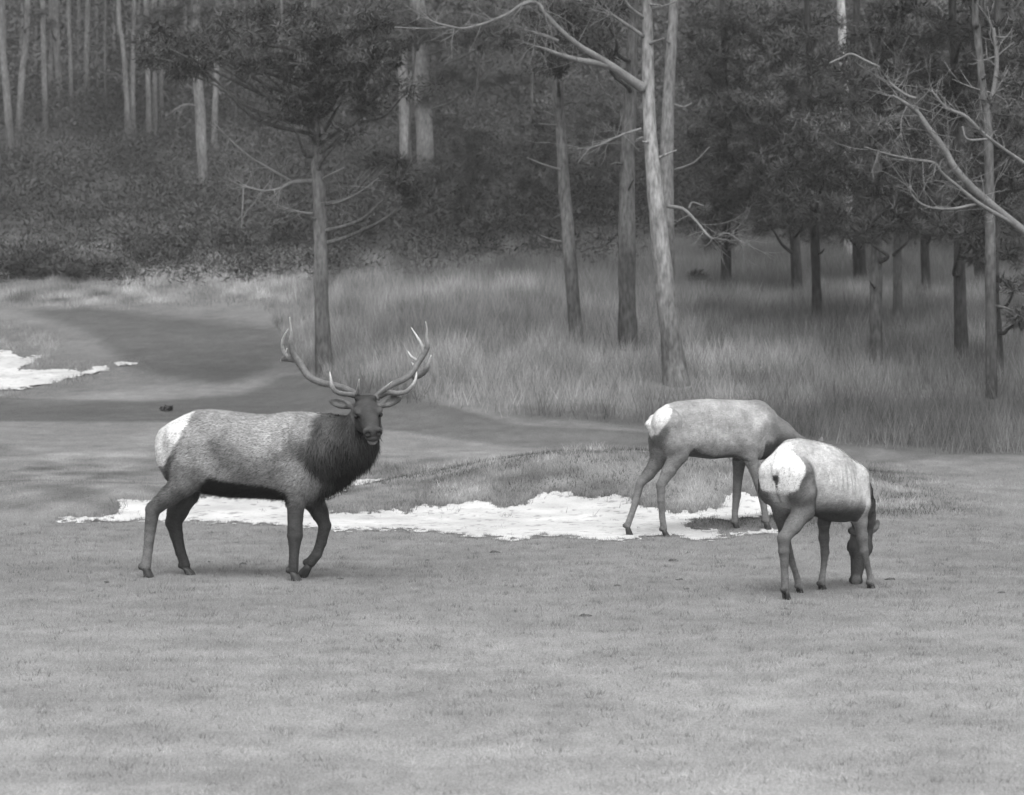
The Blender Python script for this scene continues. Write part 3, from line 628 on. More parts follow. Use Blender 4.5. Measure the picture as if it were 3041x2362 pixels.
def cowA_coat(s, V, t):
    t2 = t * (1 + .6 * (fbm(V[:, 0] * 9, V[:, 2] * 9, 18, 4) - .5)) * (1 + .35 * (fbm(V[:, 0] * 30, V[:, 2] * 30, 20, 3) - .5)); side = V[:, 2] > s.L(0, 590)[2]
    m = pmask(V, neckA, .03, .04, 19) * (V[:, 0] > s.L(1120, 300)[0]) * (np.abs(V[:, 1]) < .3); leg = V[:, 2] < s.L(0, 600)[2]; t2 = np.where(leg & (V[:, 0] < s.L(1350, 0)[0]), t2, t2 * (1 - m) + m * (.05 + .11 * sstep(-.1, .12, V[:, 2] - np.interp(V[:, 0], [s.L(1150, 0)[0], s.L(1500, 0)[0]], [s.L(0, 360)[2], s.L(0, 500)[2]]))))
    m = pmask(V, bellA, .015, .02, 21) * side * (np.abs(V[:, 1]) < .28); t2 = t2 * (1 - m) + m * .06
    m = pmask(V, darkA, .01, .025, 23) * side; t2 = t2 * (1 - m) + m * .11
    m = pmask(V, rumpA, .008, .008, 25); t2 = t2 * (1 - m) + m * .62
    return np.clip(t2, .02, .75)
cow_fur = lambda s, B, t, N: (np.where(B[:, 2] < .62, .010, .022) * rng.uniform(.7, 1.2, len(t)), np.full(len(t), .25))
cowA.build('tawny cow elk standing in the sand, side on, behind the other cow', 'elk', cowA_coat, .0095, 40000, cow_fur, group='cow elk')

# ---------------------------------------- the near cow, seen from behind
CC = (2220, 1260, 3.14)
cowB = Animal('cow_elk', CC, 275, 400, 23.35, R(50)); c = cowB
c.prims.append(dict(t='loft', k=.05, tone=.54, egg=.14, S=np.array([(x_, (t_ + b_) / 2, (t_ - b_) / 2, w_) for x_, t_, b_, w_ in [(-.02, 1.07, .98, .03), (.0, 1.11, .86, .10), (.05, 1.17, .78, .155), (.12, 1.235, .72, .185), (.2, 1.275, .69, .195), (.3, 1.282, .68, .215), (.42, 1.265, .67, .235), (.56, 1.24, .64, .255), (.7, 1.215, .60, .26), (.82, 1.18, .57, .245), (.92, 1.125, .56, .225), (1.0, 1.06, .56, .20), (1.07, .97, .58, .165), (1.12, .88, .62, .11)]])))
for q in (-1, 1):
    c.cone((.12, .115 * q, 1.0), (.14, .125 * q, .86), .125, .125, .24, .06); c.cone((.95, .10 * q, .92), (.99, .12 * q, .72), .14, .11, .5, .05)
c.leg([(505, 640, 130), (520, 800, 105), (425, 945, 76), (338, 1065, 56), (338, 1185, 50), (345, 1300, 37), (346, 1420, 32), (350, 1530, 38), (362, 1638, 0)], -.12, [.17, .15, .15, .16, .15, .16, .19, .19])
c.leg([(300, 690, 105), (320, 860, 70), (345, 1030, 48), (385, 1190, 38), (420, 1310, 30), (458, 1430, 27), (478, 1525, 34), (485, 1605, 0)], .12, [.14, .08, .1, .12, .15, .18, .2])
c.leg([(1030, 760, 110), (1050, 900, 66), (1070, 1050, 48), (1085, 1180, 43), (1112, 1310, 30), (1140, 1425, 28), (1148, 1505, 38), (1145, 1582, 0)], -.13, [.24, .16, .13, .13, .15, .18, .2])
c.leg([(730, 800, 80), (712, 920, 55), (712, 1060, 46), (722, 1195, 41), (712, 1325, 28), (697, 1440, 29), (690, 1515, 39), (695, 1598, 0)], .13, [.09, .07, .1, .13, .15, .18, .2])
c.chain([(c.L(1000, 640, .0), .15), (c.L(1050, 760, .04), .115), (c.L(1075, 860, .09), .098), (c.L(1075, 960, .12), .085)], .07, .05)
for q in (-1, 1):
    c.ell((.36, .335 * q, .98), (.08, .10, .17), .4, .05, None, 'sub'); c.ell((.80, .335 * q, .92), (.04, .10, .15), .44, .04, None, 'sub')
    for i_ in range(5): c.ell((.47 + .065 * i_, .3495 * q, .97), (.015, .10, .14), .46, .03, None, 'sub')
BO = c.L(1066, 1010, .13); bh = c.wdir((-.11, .08, -1)); c.head(BO, bh, c.wdir((.1, .97, .02)), .98, .06, lower=.09, sl_=.78)
c.ear(c.L(1150, 1000, .14), c.L(1222, 905, .16), c.wdir((.35, -.9, 0)), .042, .14); c.ear(c.L(1005, 1010, .12), c.L(945, 985, .05), c.wdir((-.3, .95, 0)), .032, .13)
c.chain([((.03, 0, 1.085), .032), ((-.03, 0, 1.045), .026), ((-.048, 0, .985), .010)], .55, .012)
c.ell((-.04, 0, .955), (.035, .016, .035), .04, .02, None, 'sub')
def cowB_coat(s, V, t):
    x_, y_, z_ = V.T
    nz = fbm(x_ * 8, z_ * 8, 28, 4); t2 = t * (1 + .6 * (nz - .5)) * (1 + .35 * (fbm(x_ * 30, z_ * 30, 29, 3) - .5))
    tr = z_ > .53; t2 = t2 * np.interp(x_, [.1, .3, .5], [.72, .76, 1.0])  # hindquarters darkened: part coat, part shading put into the colour
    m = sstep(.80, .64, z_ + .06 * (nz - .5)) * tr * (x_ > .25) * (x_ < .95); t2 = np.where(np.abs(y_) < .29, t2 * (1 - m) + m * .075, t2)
    m = sstep(.9, 1.02, x_) * 0; 
    lim = np.interp(z_, [.62, .72, .82, .90, 1.05, 1.2, 1.28], [-.05, -.015, .005, .025, .08, .11, .18]); jj = (fbm(y_ * 26, z_ * 26, 30, 3) - .5) * .03
    dk = sstep(lim + .09, lim + .02, x_ + jj) * sstep(.70, .78, z_) * sstep(1.08, .98, z_) * sstep(.07, .11, np.abs(y_)); t2 = t2 * (1 - dk) + dk * .085
    m = sstep(lim + .008, lim - .008, x_ + jj) * sstep(.74, .92, z_); t2 = t2 * (1 - m) + m * .68
    hw_ = np.interp(z_, [.88, .985, 1.0], [.0, .034, .036]); an = sstep(hw_ + .006, hw_ - .006, np.abs(y_)) * (x_ < .03) * sstep(1.0, .985, z_) * sstep(.87, .89, z_); t2 = t2 * (1 - an) + .05 * an
    cr = (np.abs(y_) < .014) * (x_ < .06) * (z_ < .92) * (z_ > .7); t2 = np.where(cr > 0, t2 * .6, t2)
    return np.clip(t2, .02, .78)
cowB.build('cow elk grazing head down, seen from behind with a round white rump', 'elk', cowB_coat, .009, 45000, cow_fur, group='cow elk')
#@@TREES
# ------------------------------------------------------------------ trees
K2 = 1 / .71817                                     # the lists below are in pixels of the photograph shown 2184 wide
def P2(u, v, d): return at(u * K2, v * K2, d)
def bark_tube(pts, rad, seg=16, seed=0, rough=.13):
    sp = smooth_path(np.concatenate([np.asarray(pts, float), np.asarray(rad, float)[:, None]], 1), 7)
    v, t = tube(sp[:, :3], np.maximum(sp[:, 3], .004), seg); n = len(sp) * seg
    c = np.repeat(sp[:, :3], seg, 0); rr = np.repeat(sp[:, 3], seg)
    j = (fbm(np.arange(n) % seg * .9, c[:, 2] * 2.3, seed, 3) - .5) * 2 * rough
    v[:n] += (v[:n] - c) * j[:, None]
    return v, t
def needles(pads, tone, cl_r=.26, nn=100, dens=.9, leaf=(.13, .010), up=.45):
    """pads: (centre, radii). Tufts of needle-sized faces spread through each pad."""
    Vs, Ns, Ts = [], [], []
    for c, r in pads:
        r = np.asarray(r, float); n = max(6, int(dens * 3.4 * r[0] * r[2] / cl_r ** 2 * (1 + r[1] * .5)))
        q = rng.normal(size=(n, 3)); q /= np.linalg.norm(q, axis=1)[:, None]; q *= (rng.uniform(.15, 1, n) ** .5)[:, None]
        q *= (.75 + .5 * rng.uniform(size=n))[:, None]
        cc = np.asarray(c) + q * r; ct = tone * 1.55 * rng.uniform(.5, 1.6, n) * (1 + .2 * q[:, 2])
        m = n * nn; dd = rng.normal(size=(m, 3)); dd[:, 2] += .25; dd /= np.linalg.norm(dd, axis=1)[:, None]
        cr = np.repeat(cl_r * rng.uniform(.6, 1.35, n), nn); p0 = np.repeat(cc, nn, 0) + dd * (cr * rng.uniform(.0, .75, m))[:, None] * [1.15, 1.15, .8]
        di = dd + rng.normal(0, .5, (m, 3)); di /= np.linalg.norm(di, axis=1)[:, None]
        sd_ = np.cross(di, rng.normal(size=(m, 3))); sd_ /= np.linalg.norm(sd_, axis=1)[:, None]
        L_ = leaf[0] * rng.uniform(.6, 1.4, m); W_ = leaf[1] * rng.uniform(.6, 1.3, m)
        Vs.append(np.stack([p0 - sd_ * W_[:, None], p0 + sd_ * W_[:, None], p0 + di * L_[:, None]], 1).reshape(-1, 3))
        nn_ = dd * (1 - up) + np.array([0, 0, up]) + np.repeat(q, nn, 0) * .35; nn_ /= np.linalg.norm(nn_, axis=1)[:, None]
        Ns.append(np.repeat(nn_, 3, 0)); Ts.append(np.repeat(np.repeat(ct, nn) * rng.uniform(.75, 1.25, m), 3))
    V = np.concatenate(Vs); return V, np.arange(len(V)).reshape(-1, 3), np.concatenate(Ns), np.concatenate(Ts)
def twigs(path, r0, n, ln, seed, spread=.8):
    g = np.random.default_rng(seed); parts = []
    path = smooth_path(path, 6)
    for k in range(n):
        i = g.integers(len(path) // 4, len(path) - 1); p = path[i]; t = path[i] - path[i - 1]; t /= np.linalg.norm(t)
        d = t * .6 + g.normal(0, spread, 3); d[2] += .12; d /= np.linalg.norm(d); l = ln * g.uniform(.4, 1.2)
        bend = g.normal(0, .25, 3) * l
        pp = np.array([p, p + d * l * .5 + bend * .3, p + d * l + bend]); parts.append(tube(smooth_path(pp, 3), np.linspace(r0, r0 * .3, 7), 5))
        for _ in range(2):
            q = pp[1] + (pp[2] - pp[1]) * g.uniform(0, .8); d2_ = d + g.normal(0, .7, 3); d2_ /= np.linalg.norm(d2_)
            parts.append(tube(np.array([q, q + d2_ * l * .35, q + d2_ * l * .6 + [0, 0, .04]]), [r0 * .5, r0 * .4, r0 * .2], 4))
    return merge(parts)
def tree(name, label, trunk, d, pads=(), height=13.0, bark=.13, leaf=.06, dead=(), group=None, cat='tree', tops=3, cw=1.9, seed=1, base=None, crown_from=None):
    """trunk: (u, v, width px); pads: (u, v, rx, ry[, depth offset]); dead: lists of (u, v, width px, depth offset)"""
    g = np.random.default_rng(seed)
    if d is None: h = hit(trunk[0][0] * K2, trunk[0][1] * K2, 38); d = h[1]
    m2 = d / (F * .71817)                            # metres per listed pixel
    pts = [P2(u, v, d) for u, v, _ in trunk]; rad = [w_ * m2 / 2 for _, _, w_ in trunk]
    root = np.array([pts[0][0], d, float(zt(pts[0][0], d))])
    if pts[0][2] > root[2] + .05: pts = [np.array([pts[0][0] + (pts[0][0] - pts[1][0]) * .2, d, root[2] - .1])] + pts; rad = [rad[0] * 1.3] + rad
    else: pts[0][2] = root[2] - .12; root[0] = pts[0][0]
    top = pts[-1] + (pts[-1] - pts[-2]) / max(np.linalg.norm(pts[-1] - pts[-2]), .1) * 0
    z = pts[-1][2]; H = root[2] + height
    if z < H - .6:
        pts.append(np.array([pts[-1][0] + g.normal(0, .12), d + g.normal(0, .2), (z + H) / 2])); rad.append(rad[-1] * .7)
        pts.append(np.array([pts[-1][0] + g.normal(0, .15), d + g.normal(0, .3), H])); rad.append(.02)
    pts = np.array(pts); pts[1:-1, 1] += g.normal(0, .05, len(pts) - 2)
    o = empty(name, root); L = lambda p: np.asarray(p) - root
    v, t = bark_tube(pts - root, rad, 16, seed); n = len(v)
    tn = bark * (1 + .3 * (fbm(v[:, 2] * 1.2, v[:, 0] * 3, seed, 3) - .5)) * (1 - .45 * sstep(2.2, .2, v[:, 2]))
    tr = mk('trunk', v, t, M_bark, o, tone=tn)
    tx = lambda zz: np.array([np.interp(zz, pts[:, 2], pts[:, 0]), np.interp(zz, pts[:, 2], pts[:, 1]), zz])
    if d < 72 and height > 5:                         # broken stubs and knots on the bark
        for k in range(6):
            zz = root[2] + g.uniform(1.2, 6.5); a_ = tx(zz); an = g.uniform(0, 6.28); rr_ = np.interp(zz, pts[:, 2], rad); dv = np.array([math.cos(an), math.sin(an), g.uniform(-.2, .5)]); l_ = g.uniform(.06, .30)
            sv, st = tube(smooth_path([L(a_ + dv * rr_ * .5), L(a_ + dv * (rr_ + l_ * .5)), L(a_ + dv * (rr_ + l_) + [0, 0, g.normal(0, .04)])], 3), np.linspace(.028, .010, 7), 6); mk('stub', sv, st, M_bark, o, tone=np.full(len(sv), bark * .9))
    P, limbs = [], []
    for p in pads:
        c_ = P2(p[0], p[1], d + (p[4] if len(p) > 4 else g.uniform(-1.5, -.2))); rx, ry = p[2] * m2, p[3] * m2
        P.append((L(c_), (rx, min(rx, 1.3), ry)))
        a = tx(max(root[2] + .8, c_[2] - .5 - .25 * abs(c_[0] - tx(c_[2])[0])));
        limbs.append(bark_tube([L(a), L(a * .65 + c_ * .35 + g.normal(0, .07, 3) + [0, 0, -.10]), L(a * .3 + c_ * .7 + g.normal(0, .08, 3) + [0, 0, -.08]), L(c_ + [0, 0, -.1 * ry])], [.042, .034, .024, .010], 7, seed, .2))
    ztop = H if crown_from is None else H
    z0 = crown_from if crown_from is not None else HC + 700 * m2
    for k in range(tops):                            # crown above the frame
        f = (k + .5) / tops; zz = z0 + (H - .4 - z0) * f; a = tx(zz); an = g.uniform(0, 6.28); ln = cw * (1.1 - .8 * f)
        for q in range(3):
            an += 2.1 + g.uniform(-.3, .3); c_ = a + np.array([math.cos(an) * ln * .6, math.sin(an) * ln * .6, g.uniform(-.1, .35)])
            P.append((L(c_), (ln * .55, ln * .5, .42))); limbs.append(tube(smooth_path([L(a + [0, 0, -.3]), L((a + c_) / 2), L(c_)], 3), np.linspace(.05, .015, 7), 6))
    if P:
        v, t, nr, tn = needles(P, leaf); tag(mk('crown', v, t, M_leaf, o, tone=tn, nrm=nr), kind='stuff')
        for v, t in limbs: mk('limb', v, t, M_bark, o, tone=np.full(len(v), bark * .6))
    for k, br in enumerate(dead):
        pp = [L(P2(b_[0], b_[1], d + (b_[3] if len(b_) > 3 else 0))) for b_ in br]; rr = [b_[2] * m2 / 2 for b_ in br]
        rr = [q_ * 1.2 for q_ in rr]; v, t = bark_tube(pp, rr, 9, seed + k, .22); ob = mk('dead_branch', v, t, M_dead, o)
        if len(br) > 3 and rr[0] > .02:
            v, t = twigs(pp, max(rr[-1] * .6, .006), 5 + 3 * len(br), .55, seed + k * 7); tag(mk('twigs', v, t, M_dead, ob), kind='stuff')
    return tag(o, label, cat, group)
c6 = lambda p: [((900 + a / 1.4745) * .71817, b / 1.4745 * .71817, w_ / 1.4745 * .71817, *r) for a, b, w_, *r in p]
c5 = lambda p: [(a * .3812, b * .3812, w_ * .3812, *r) for a, b, w_, *r in p]
c7 = lambda p: [(a * .5503 + 1364.5, b * .5503, w_ * .5503, *r) for a, b, w_, *r in p]
GP = 'pine trees at the edge of the wood'
tree('pine_tree', 'lone pine behind the bull with drooping dark branches and bare twigs', [(693, 800, 42), (690, 740, 36), (686, 640, 31), (683, 440, 28), (674, 330, 23), (670, 200, 19), (668, 0, 15)], None,
     [(400, 85, 75, 26), (450, 125, 85, 26), (560, 150, 90, 24), (700, 60, 140, 50), (520, 40, 90, 28), (640, 195, 90, 26), (790, 120, 70, 45), (790, 235, 60, 28), (640, 235, 80, 18), (730, 215, 80, 18), (380, 150, 60, 14), (330, 120, 40, 20), (870, 190, 60, 18), (840, 90, 60, 30), (600, 90, 110, 34), (340, 90, 34, 40), (480, 85, 90, 40), (740, 170, 90, 36), (680, 130, 110, 40), (800, 40, 90, 40), (862, 385, 30, 30), (875, 410, 26, 22), (730, 290, 60, 20), (600, 250, 60, 18), (820, 340, 34, 16)], 12, .14, .045,
     [c5([(1760, 1015, 26), (1640, 1022, 20, -.2), (1560, 1058, 15, -.3), (1480, 1070, 13, -.4), (1390, 1050, 11, -.5), (1362, 1035, 9, -.5)]), c5([(1362, 1040, 9, -.5), (1358, 1140, 7, -.5), (1350, 1290, 4, -.5)]),
      c5([(1640, 1022, 14, -.2), (1500, 940, 14, -.3), (1400, 880, 9, -.4), (1300, 795, 8, -.4), (1200, 690, 5, -.4)]), c5([(1770, 1200, 14), (1690, 1190, 12, -.2), (1610, 1170, 9, -.3), (1530, 1140, 5, -.3)]),
      c6([(60, 800, 12), (110, 770, 9, -.2), (180, 735, 5, -.3)]), c6([(70, 890, 12), (150, 888, 9, -.2), (250, 840, 7, -.3), (330, 780, 4, -.4)])], GP, seed=3, tops=3, cw=2.2)
tree('pine_tree', 'tall pale-barked pine leaning slightly, right of centre, with a long dead limb', [(1445, 822, 60), (1436, 760, 48), (1428, 700, 44), (1412, 560, 40), (1400, 440, 36), (1388, 300, 30), (1383, 190, 28), (1380, 0, 23)], None, [], 14, .20, .05,
     [c6([(1490, 392, 40), (1420, 340, 34, -.1), (1350, 290, 30, -.2), (1280, 245, 26, -.3), (1200, 195, 22, -.4), (1110, 115, 18, -.5), (1060, 60, 16, -.6), (1035, 25, 15, -.6), (1000, 10, 14, -.7), (950, 25, 13, -.7), (900, 60, 12, -.8), (830, 90, 11, -.8), (770, 110, 10, -.9), (700, 125, 8, -.9), (640, 115, 7, -1), (570, 95, 5, -1), (530, 60, 3, -1)]),
      c6([(1350, 290, 24, -.2), (1270, 275, 22, -.3), (1190, 260, 18, -.4), (1110, 235, 14, -.5), (1060, 215, 11, -.5), (1000, 200, 5, -.5)]), c6([(1120, 180, 12, -.4), (1060, 158, 14, -.4), (1000, 140, 9, -.4), (960, 130, 4, -.4)]), c6([(700, 125, 7, -.9), (620, 122, 6, -.9), (540, 126, 5, -.9), (400, 120, 3, -.9)]),
      c6([(1490, 160, 16), (1390, 90, 12, -.2), (1355, 65, 8, -.2), (1325, 45, 5, -.2)]), c6([(1490, 78, 14), (1430, 30, 10, -.2), (1400, -20, 6, -.3)]), c6([(1520, 192, 16), (1550, 180, 10, -.1), (1582, 168, 5, -.2)]), c6([(1480, 565, 11), (1400, 590, 8, -.2), (1310, 630, 6, -.3), (1225, 660, 3, -.3)]), c6([(1520, 42, 10), (1570, 30, 8, -.1), (1640, 5, 6, -.2)]),
      c7([(110, 800, 14), (170, 812, 11, -.2), (220, 860, 9, -.3), (280, 925, 7, -.4), (340, 905, 5, -.5), (420, 960, 3, -.5)]), c7([(190, 808, 7, -.2), (205, 785, 6, -.2), (250, 800, 3, -.2)])], GP, seed=5, tops=3, cw=2.4)
tree('pine_tree', 'slim pine left of the pale-barked pine, dark at its foot', [(1231, 732, 34), (1224, 660, 29), (1212, 500, 27), (1203, 400, 25), (1195, 250, 22), (1190, 165, 20)], None, [(1190, 130, 70, 30), (1140, 85, 90, 38), (1255, 70, 70, 50), (1230, 20, 90, 30)], 12, .13, .05, [c6([(1150, 750, 9), (1050, 720, 6, -.2), (980, 690, 3, -.3)]), c6([(1140, 1060, 8), (1090, 1050, 5, -.1), (1040, 1030, 3, -.2)]), c6([(1110, 548, 8), (1060, 545, 5, -.1), (1030, 540, 3, -.1)])], GP, seed=7)
tree('pine_tree', 'dark-footed pine close behind and left of the pale-barked pine', [(1341, 748, 44), (1338, 640, 38), (1337, 500, 36), (1338, 350, 32), (1345, 190, 27), (1350, 0, 22)], None, [(1300, 110, 50, 40), (1290, 40, 60, 30)], 13, .105, .05, [], GP, seed=9)
tree('pine_tree', 'straight grey pine just behind and right of the pale-barked pine', [(1424, 640, 32), (1423, 500, 30), (1423, 300, 28), (1432, 100, 22), (1437, 0, 19)], 60, [], 13, .16, .05, [c7([(135, 405, 6), (170, 415, 4, -.1), (200, 400, 3, -.1)]), c7([(135, 660, 9), (210, 630, 6, -.2), (270, 570, 3, -.3)])], GP, seed=11)
GF = 'far trunks in the wood'
tree('pine_tree', 'pale far trunk, the thinner of the pair above the bull antlers', [(866, 360, 25), (861, 200, 22), (857, 60, 20), (856, 0, 19)], 84, [(830, 20, 60, 30), (910, 50, 60, 36), (905, 190, 24, 40)], 20, .16, .05, [], GF, seed=13)
tree('pine_tree', 'pale broad far trunk, the right one of the pair above the bull antlers', [(908, 345, 38), (902, 220, 36), (896, 90, 34), (890, 0, 32)], 90, [(950, 150, 80, 26), (1050, 160, 110, 28), (1000, 60, 120, 44), (1120, 60, 60, 40)], 21, .14, .045, [], GF, seed=15)
tree('pine_tree', 'grey far trunk standing alone left of the lone pine', [(434, 398, 22), (427, 250, 22), (420, 140, 21), (417, 0, 19)], 88, [(440, 20, 60, 30), (330, 30, 50, 40)], 20, .15, .055, [c5([(1110, 600, 9), (1050, 585, 8, -.2), (1000, 600, 6, -.2), (950, 635, 3, -.3)])], GF, seed=17)
tree('pine_tree', 'thin far trunk right beside the grey far trunk left of the lone pine', [(457, 260, 13), (461, 160, 12), (464, 0, 11)], 100, [], 20, .14, .05, [], GF, seed=18)
far = [(27, 378, 16, 0, 17, 'leftmost pale trunk of the far wood at the photo edge'), (36, 340, 14, 58, 15, 'far trunk leaning right, second from the left edge'), (98, 300, 12, 92, 12, 'thin far trunk, third from the left edge'), (132, 300, 14, 118, 15, 'straight pale far trunk, fourth from the left edge'), (152, 215, 9, 147, 10, 'faint thin far trunk just right of the straight pale one'), (183, 195, 11, 187, 12, 'far trunk standing alone between the left and middle groups'), (271, 180, 10, 252, 12, 'far trunk leaning left, first of the middle group'), (284, 165, 9, 286, 9, 'thin far trunk in the middle of the far middle group'), (317, 195, 10, 311, 11, 'far trunk right of the thin one, last of the middle group'), (330, 150, 9, 328, 10, 'faint far trunk at the edge of the drooping pine branches')]
for k, (ub, vb, wb, ut, wt_, lb) in enumerate(far):
    tree('pine_tree', lb, [(ub, vb + 30, wb * 1.15), ((ub + ut) / 2, vb / 2, wb), (ut, 0, wt_ * .9)], 100 + (k * 37 % 17), [(ut - 10 + 25 * (k % 3), 15 + 13 * (k % 4), 22, 14)] if k % 2 else [], 22, .12 + .015 * (k % 3), .06, [], GF, seed=40 + k, tops=2, cw=2.2)
g9 = np.random.default_rng(99)
for k in range(16):
    ut = [8, 48, 76, 108, 168, 205, 225, 240, 268, 298, 345, 372, 395, 500, 545, 600][k]; vb = 150 + g9.uniform(0, 110); wb = g9.uniform(6, 10)
    tree('pine_tree', ['leftmost', 'second from left', 'third from left', 'fourth from left', 'fifth from left', 'sixth from left', 'seventh from left', 'eighth from left', 'ninth from left', 'tenth from left', 'eleventh from left', 'twelfth from left', 'thirteenth from left', 'third from right', 'second from right', 'rightmost'][k] + ' of the faint thin trunks deep in the left wood', [(ut + g9.normal(0, 5), vb + 40, wb * 1.1), (ut + g9.normal(0, 3), vb / 2, wb), (ut, 0, wb * .9)], 112 + g9.uniform(0, 14), [], 24, .11, .06, [], 'faint thin trunks deep in the wood', seed=140 + k, tops=1, cw=2)
GR = 'dark trunks under the right-hand canopy'
tree('pine_tree', 'dark trunk first right of the pale-barked pine, under the canopy', [(1549, 628, 24), (1548, 500, 21), (1546, 400, 18), (1545, 200, 14)], None, [(1520, 300, 60, 80), (1600, 450, 100, 44), (1505, 470, 50, 40), (1580, 380, 80, 56), (1490, 130, 44, 80), (1560, 150, 70, 70), (1540, 520, 60, 18), (1540, 40, 80, 40), (1560, 240, 70, 50)], 13, .06, .048, [], GR, seed=61)
tree('pine_tree', 'twin-stemmed looking dark trunk left of the black slim trunk', [(1702, 632, 26), (1697, 540, 22), (1692, 440, 20), (1690, 200, 15)], None, [(1650, 350, 90, 70), (1620, 230, 90, 70), (1640, 70, 90, 70), (1700, 450, 80, 46), (1690, 150, 80, 70), (1680, 270, 80, 60), (1700, 30, 80, 40), (1640, 480, 60, 26)], 13, .07, .052, [], GR, seed=63)
tree('pine_tree', 'black slim trunk in front of a pale grass gap under the canopy', [(1744, 694, 24), (1741, 600, 20), (1737, 500, 19), (1732, 300, 15)], None, [(1750, 300, 90, 80), (1740, 440, 90, 50), (1760, 170, 90, 70), (1700, 380, 70, 50), (1740, 60, 50, 40), (1780, 370, 80, 50)], 13, .045, .055, [], GR, seed=65)
tree('pine_tree', 'short-looking dark trunk just left of the grey rough trunk', [(1836, 606, 30), (1832, 520, 26), (1830, 300, 18)], None, [(1830, 400, 90, 60), (1830, 280, 90, 70), (1800, 475, 80, 34), (1860, 480, 70, 26)], 13, .06, .055, [], GR, seed=67)
tree('pine_tree', 'grey rough trunk standing in tall grass right of the cows', [(1869, 780, 30), (1867, 680, 27), (1870, 560, 25), (1872, 400, 20)], None, [(1900, 420, 90, 60), (1910, 300, 90, 70), (1880, 170, 90, 70), (1880, 495, 80, 26), (1900, 60, 90, 60), (1960, 160, 80, 60)], 12, .12, .055, [], GR, seed=69)
tree('pine_tree', 'faint grey trunk next right of the grey rough trunk', [(1914, 696, 22), (1915, 600, 19), (1914, 450, 16)], None, [(1960, 390, 80, 70), (1980, 60, 90, 60), (1940, 480, 70, 30), (1980, 290, 80, 60)], 12, .105, .055, [], GR, seed=71)
tree('pine_tree', 'dark far trunk between the faint grey trunk and the two thick ones', [(1977, 630, 22), (1972, 520, 19), (1970, 400, 16)], None, [(1990, 470, 90, 40), (2000, 230, 80, 70), (2010, 350, 80, 70), (2030, 130, 80, 60)], 12, .06, .05, [], GR, seed=73)
tree('pine_tree', 'thick dark trunk, the left one of two near the right edge', [(2051, 778, 32), (2050, 690, 28), (2046, 560, 25), (2045, 420, 21)], None, [(2080, 480, 90, 44), (2060, 370, 70, 60), (2070, 190, 80, 80), (2050, 510, 70, 26), (2060, 60, 80, 60)], 12, .075, .055, [], GR, seed=75)
tree('pine_tree', 'dark thin far trunk between the two thick trunks near the right edge', [(2090, 612, 24), (2088, 520, 22), (2086, 400, 18)], None, [(2110, 520, 80, 34), (2150, 450, 60, 50), (2160, 540, 50, 34)], 12, .055, .05, [], GR, seed=77)
tree('pine_tree', 'thick dark trunk nearest the right edge, beside a low leafy branch', [(2124, 812, 34), (2124, 720, 31), (2116, 600, 28), (2118, 480, 24)], None, [(2160, 360, 60, 80), (2110, 420, 60, 60), (2165, 610, 40, 22), (2180, 680, 34, 16), (2150, 90, 80, 80), (2170, 230, 60, 70), (2110, 300, 50, 60), (2110, 540, 50, 24)], 12, .08, .055, [], GR, seed=79)
tree('pine_tree', 'upper pale trunk with a fork behind the bare dead limbs at right', [(2115, 860, 25), (2112, 400, 21), (2105, 250, 19), (2097, 180, 17), (2085, 60, 15), (2080, 0, 14)], 44.5, [], 14, .105, .05, [[(2103, 240, 10), (2120, 190, 9), (2126, 120, 8), (2118, 60, 6)]], GR, seed=81)
tree('pine_tree', 'bright pale trunk showing only at the top edge above the dark canopy', [(1812, 560, 22), (1803, 300, 20), (1797, 60, 18), (1793, 0, 17)], 72, [(1800, 105, 50, 26), (1760, 60, 40, 24), (1850, 90, 50, 40), (1790, 200, 60, 40)], 16, .42, .06, [], GR, seed=83)
tree('dead_tree', 'leaning bare dead tree reaching in from the right edge', [(2345, 900, 44), (2310, 700, 38), (2262, 570, 34), (2215, 515, 30)], 43.5, [], 4.8, .16, .05,
     [c7([(1560, 950, 34), (1480, 890, 28), (1420, 840, 27, -.1), (1360, 790, 26, -.2), (1290, 730, 25, -.3), (1220, 650, 23, -.4), (1180, 580, 21, -.4), (1120, 500, 19, -.5), (1080, 440, 15, -.5), (1030, 400, 11, -.6), (980, 370, 6, -.6)]),
      c7([(1480, 885, 15), (1330, 800, 14, -.3), (1240, 730, 12, -.4), (1170, 670, 11, -.5), (1140, 632, 9, -.6), (1070, 620, 8, -.6), (980, 602, 6, -.7), (870, 570, 3, -.8)]), c7([(1530, 660, 13, .1), (1450, 605, 12), (1340, 525, 11, -.2), (1260, 450, 11, -.3), (1190, 420, 9, -.3), (1130, 350, 5, -.4)]),
      c7([(1310, 790, 10, -.3), (1210, 810, 9, -.4), (1110, 800, 7, -.5), (1055, 755, 6, -.5), (1045, 715, 3, -.5)]), c7([(1070, 382, 9, -.5), (1030, 368, 10, -.5), (990, 340, 8, -.6), (960, 310, 4, -.6)]), c7([(930, 260, 5, -.6), (880, 238, 7, -.6), (820, 210, 7, -.6), (780, 225, 5, -.6), (735, 245, 4, -.7)]), c7([(1345, 540, 8, -.2), (1270, 540, 7, -.3), (1250, 490, 5, -.3)])], None, 'tree', tops=0, seed=85)
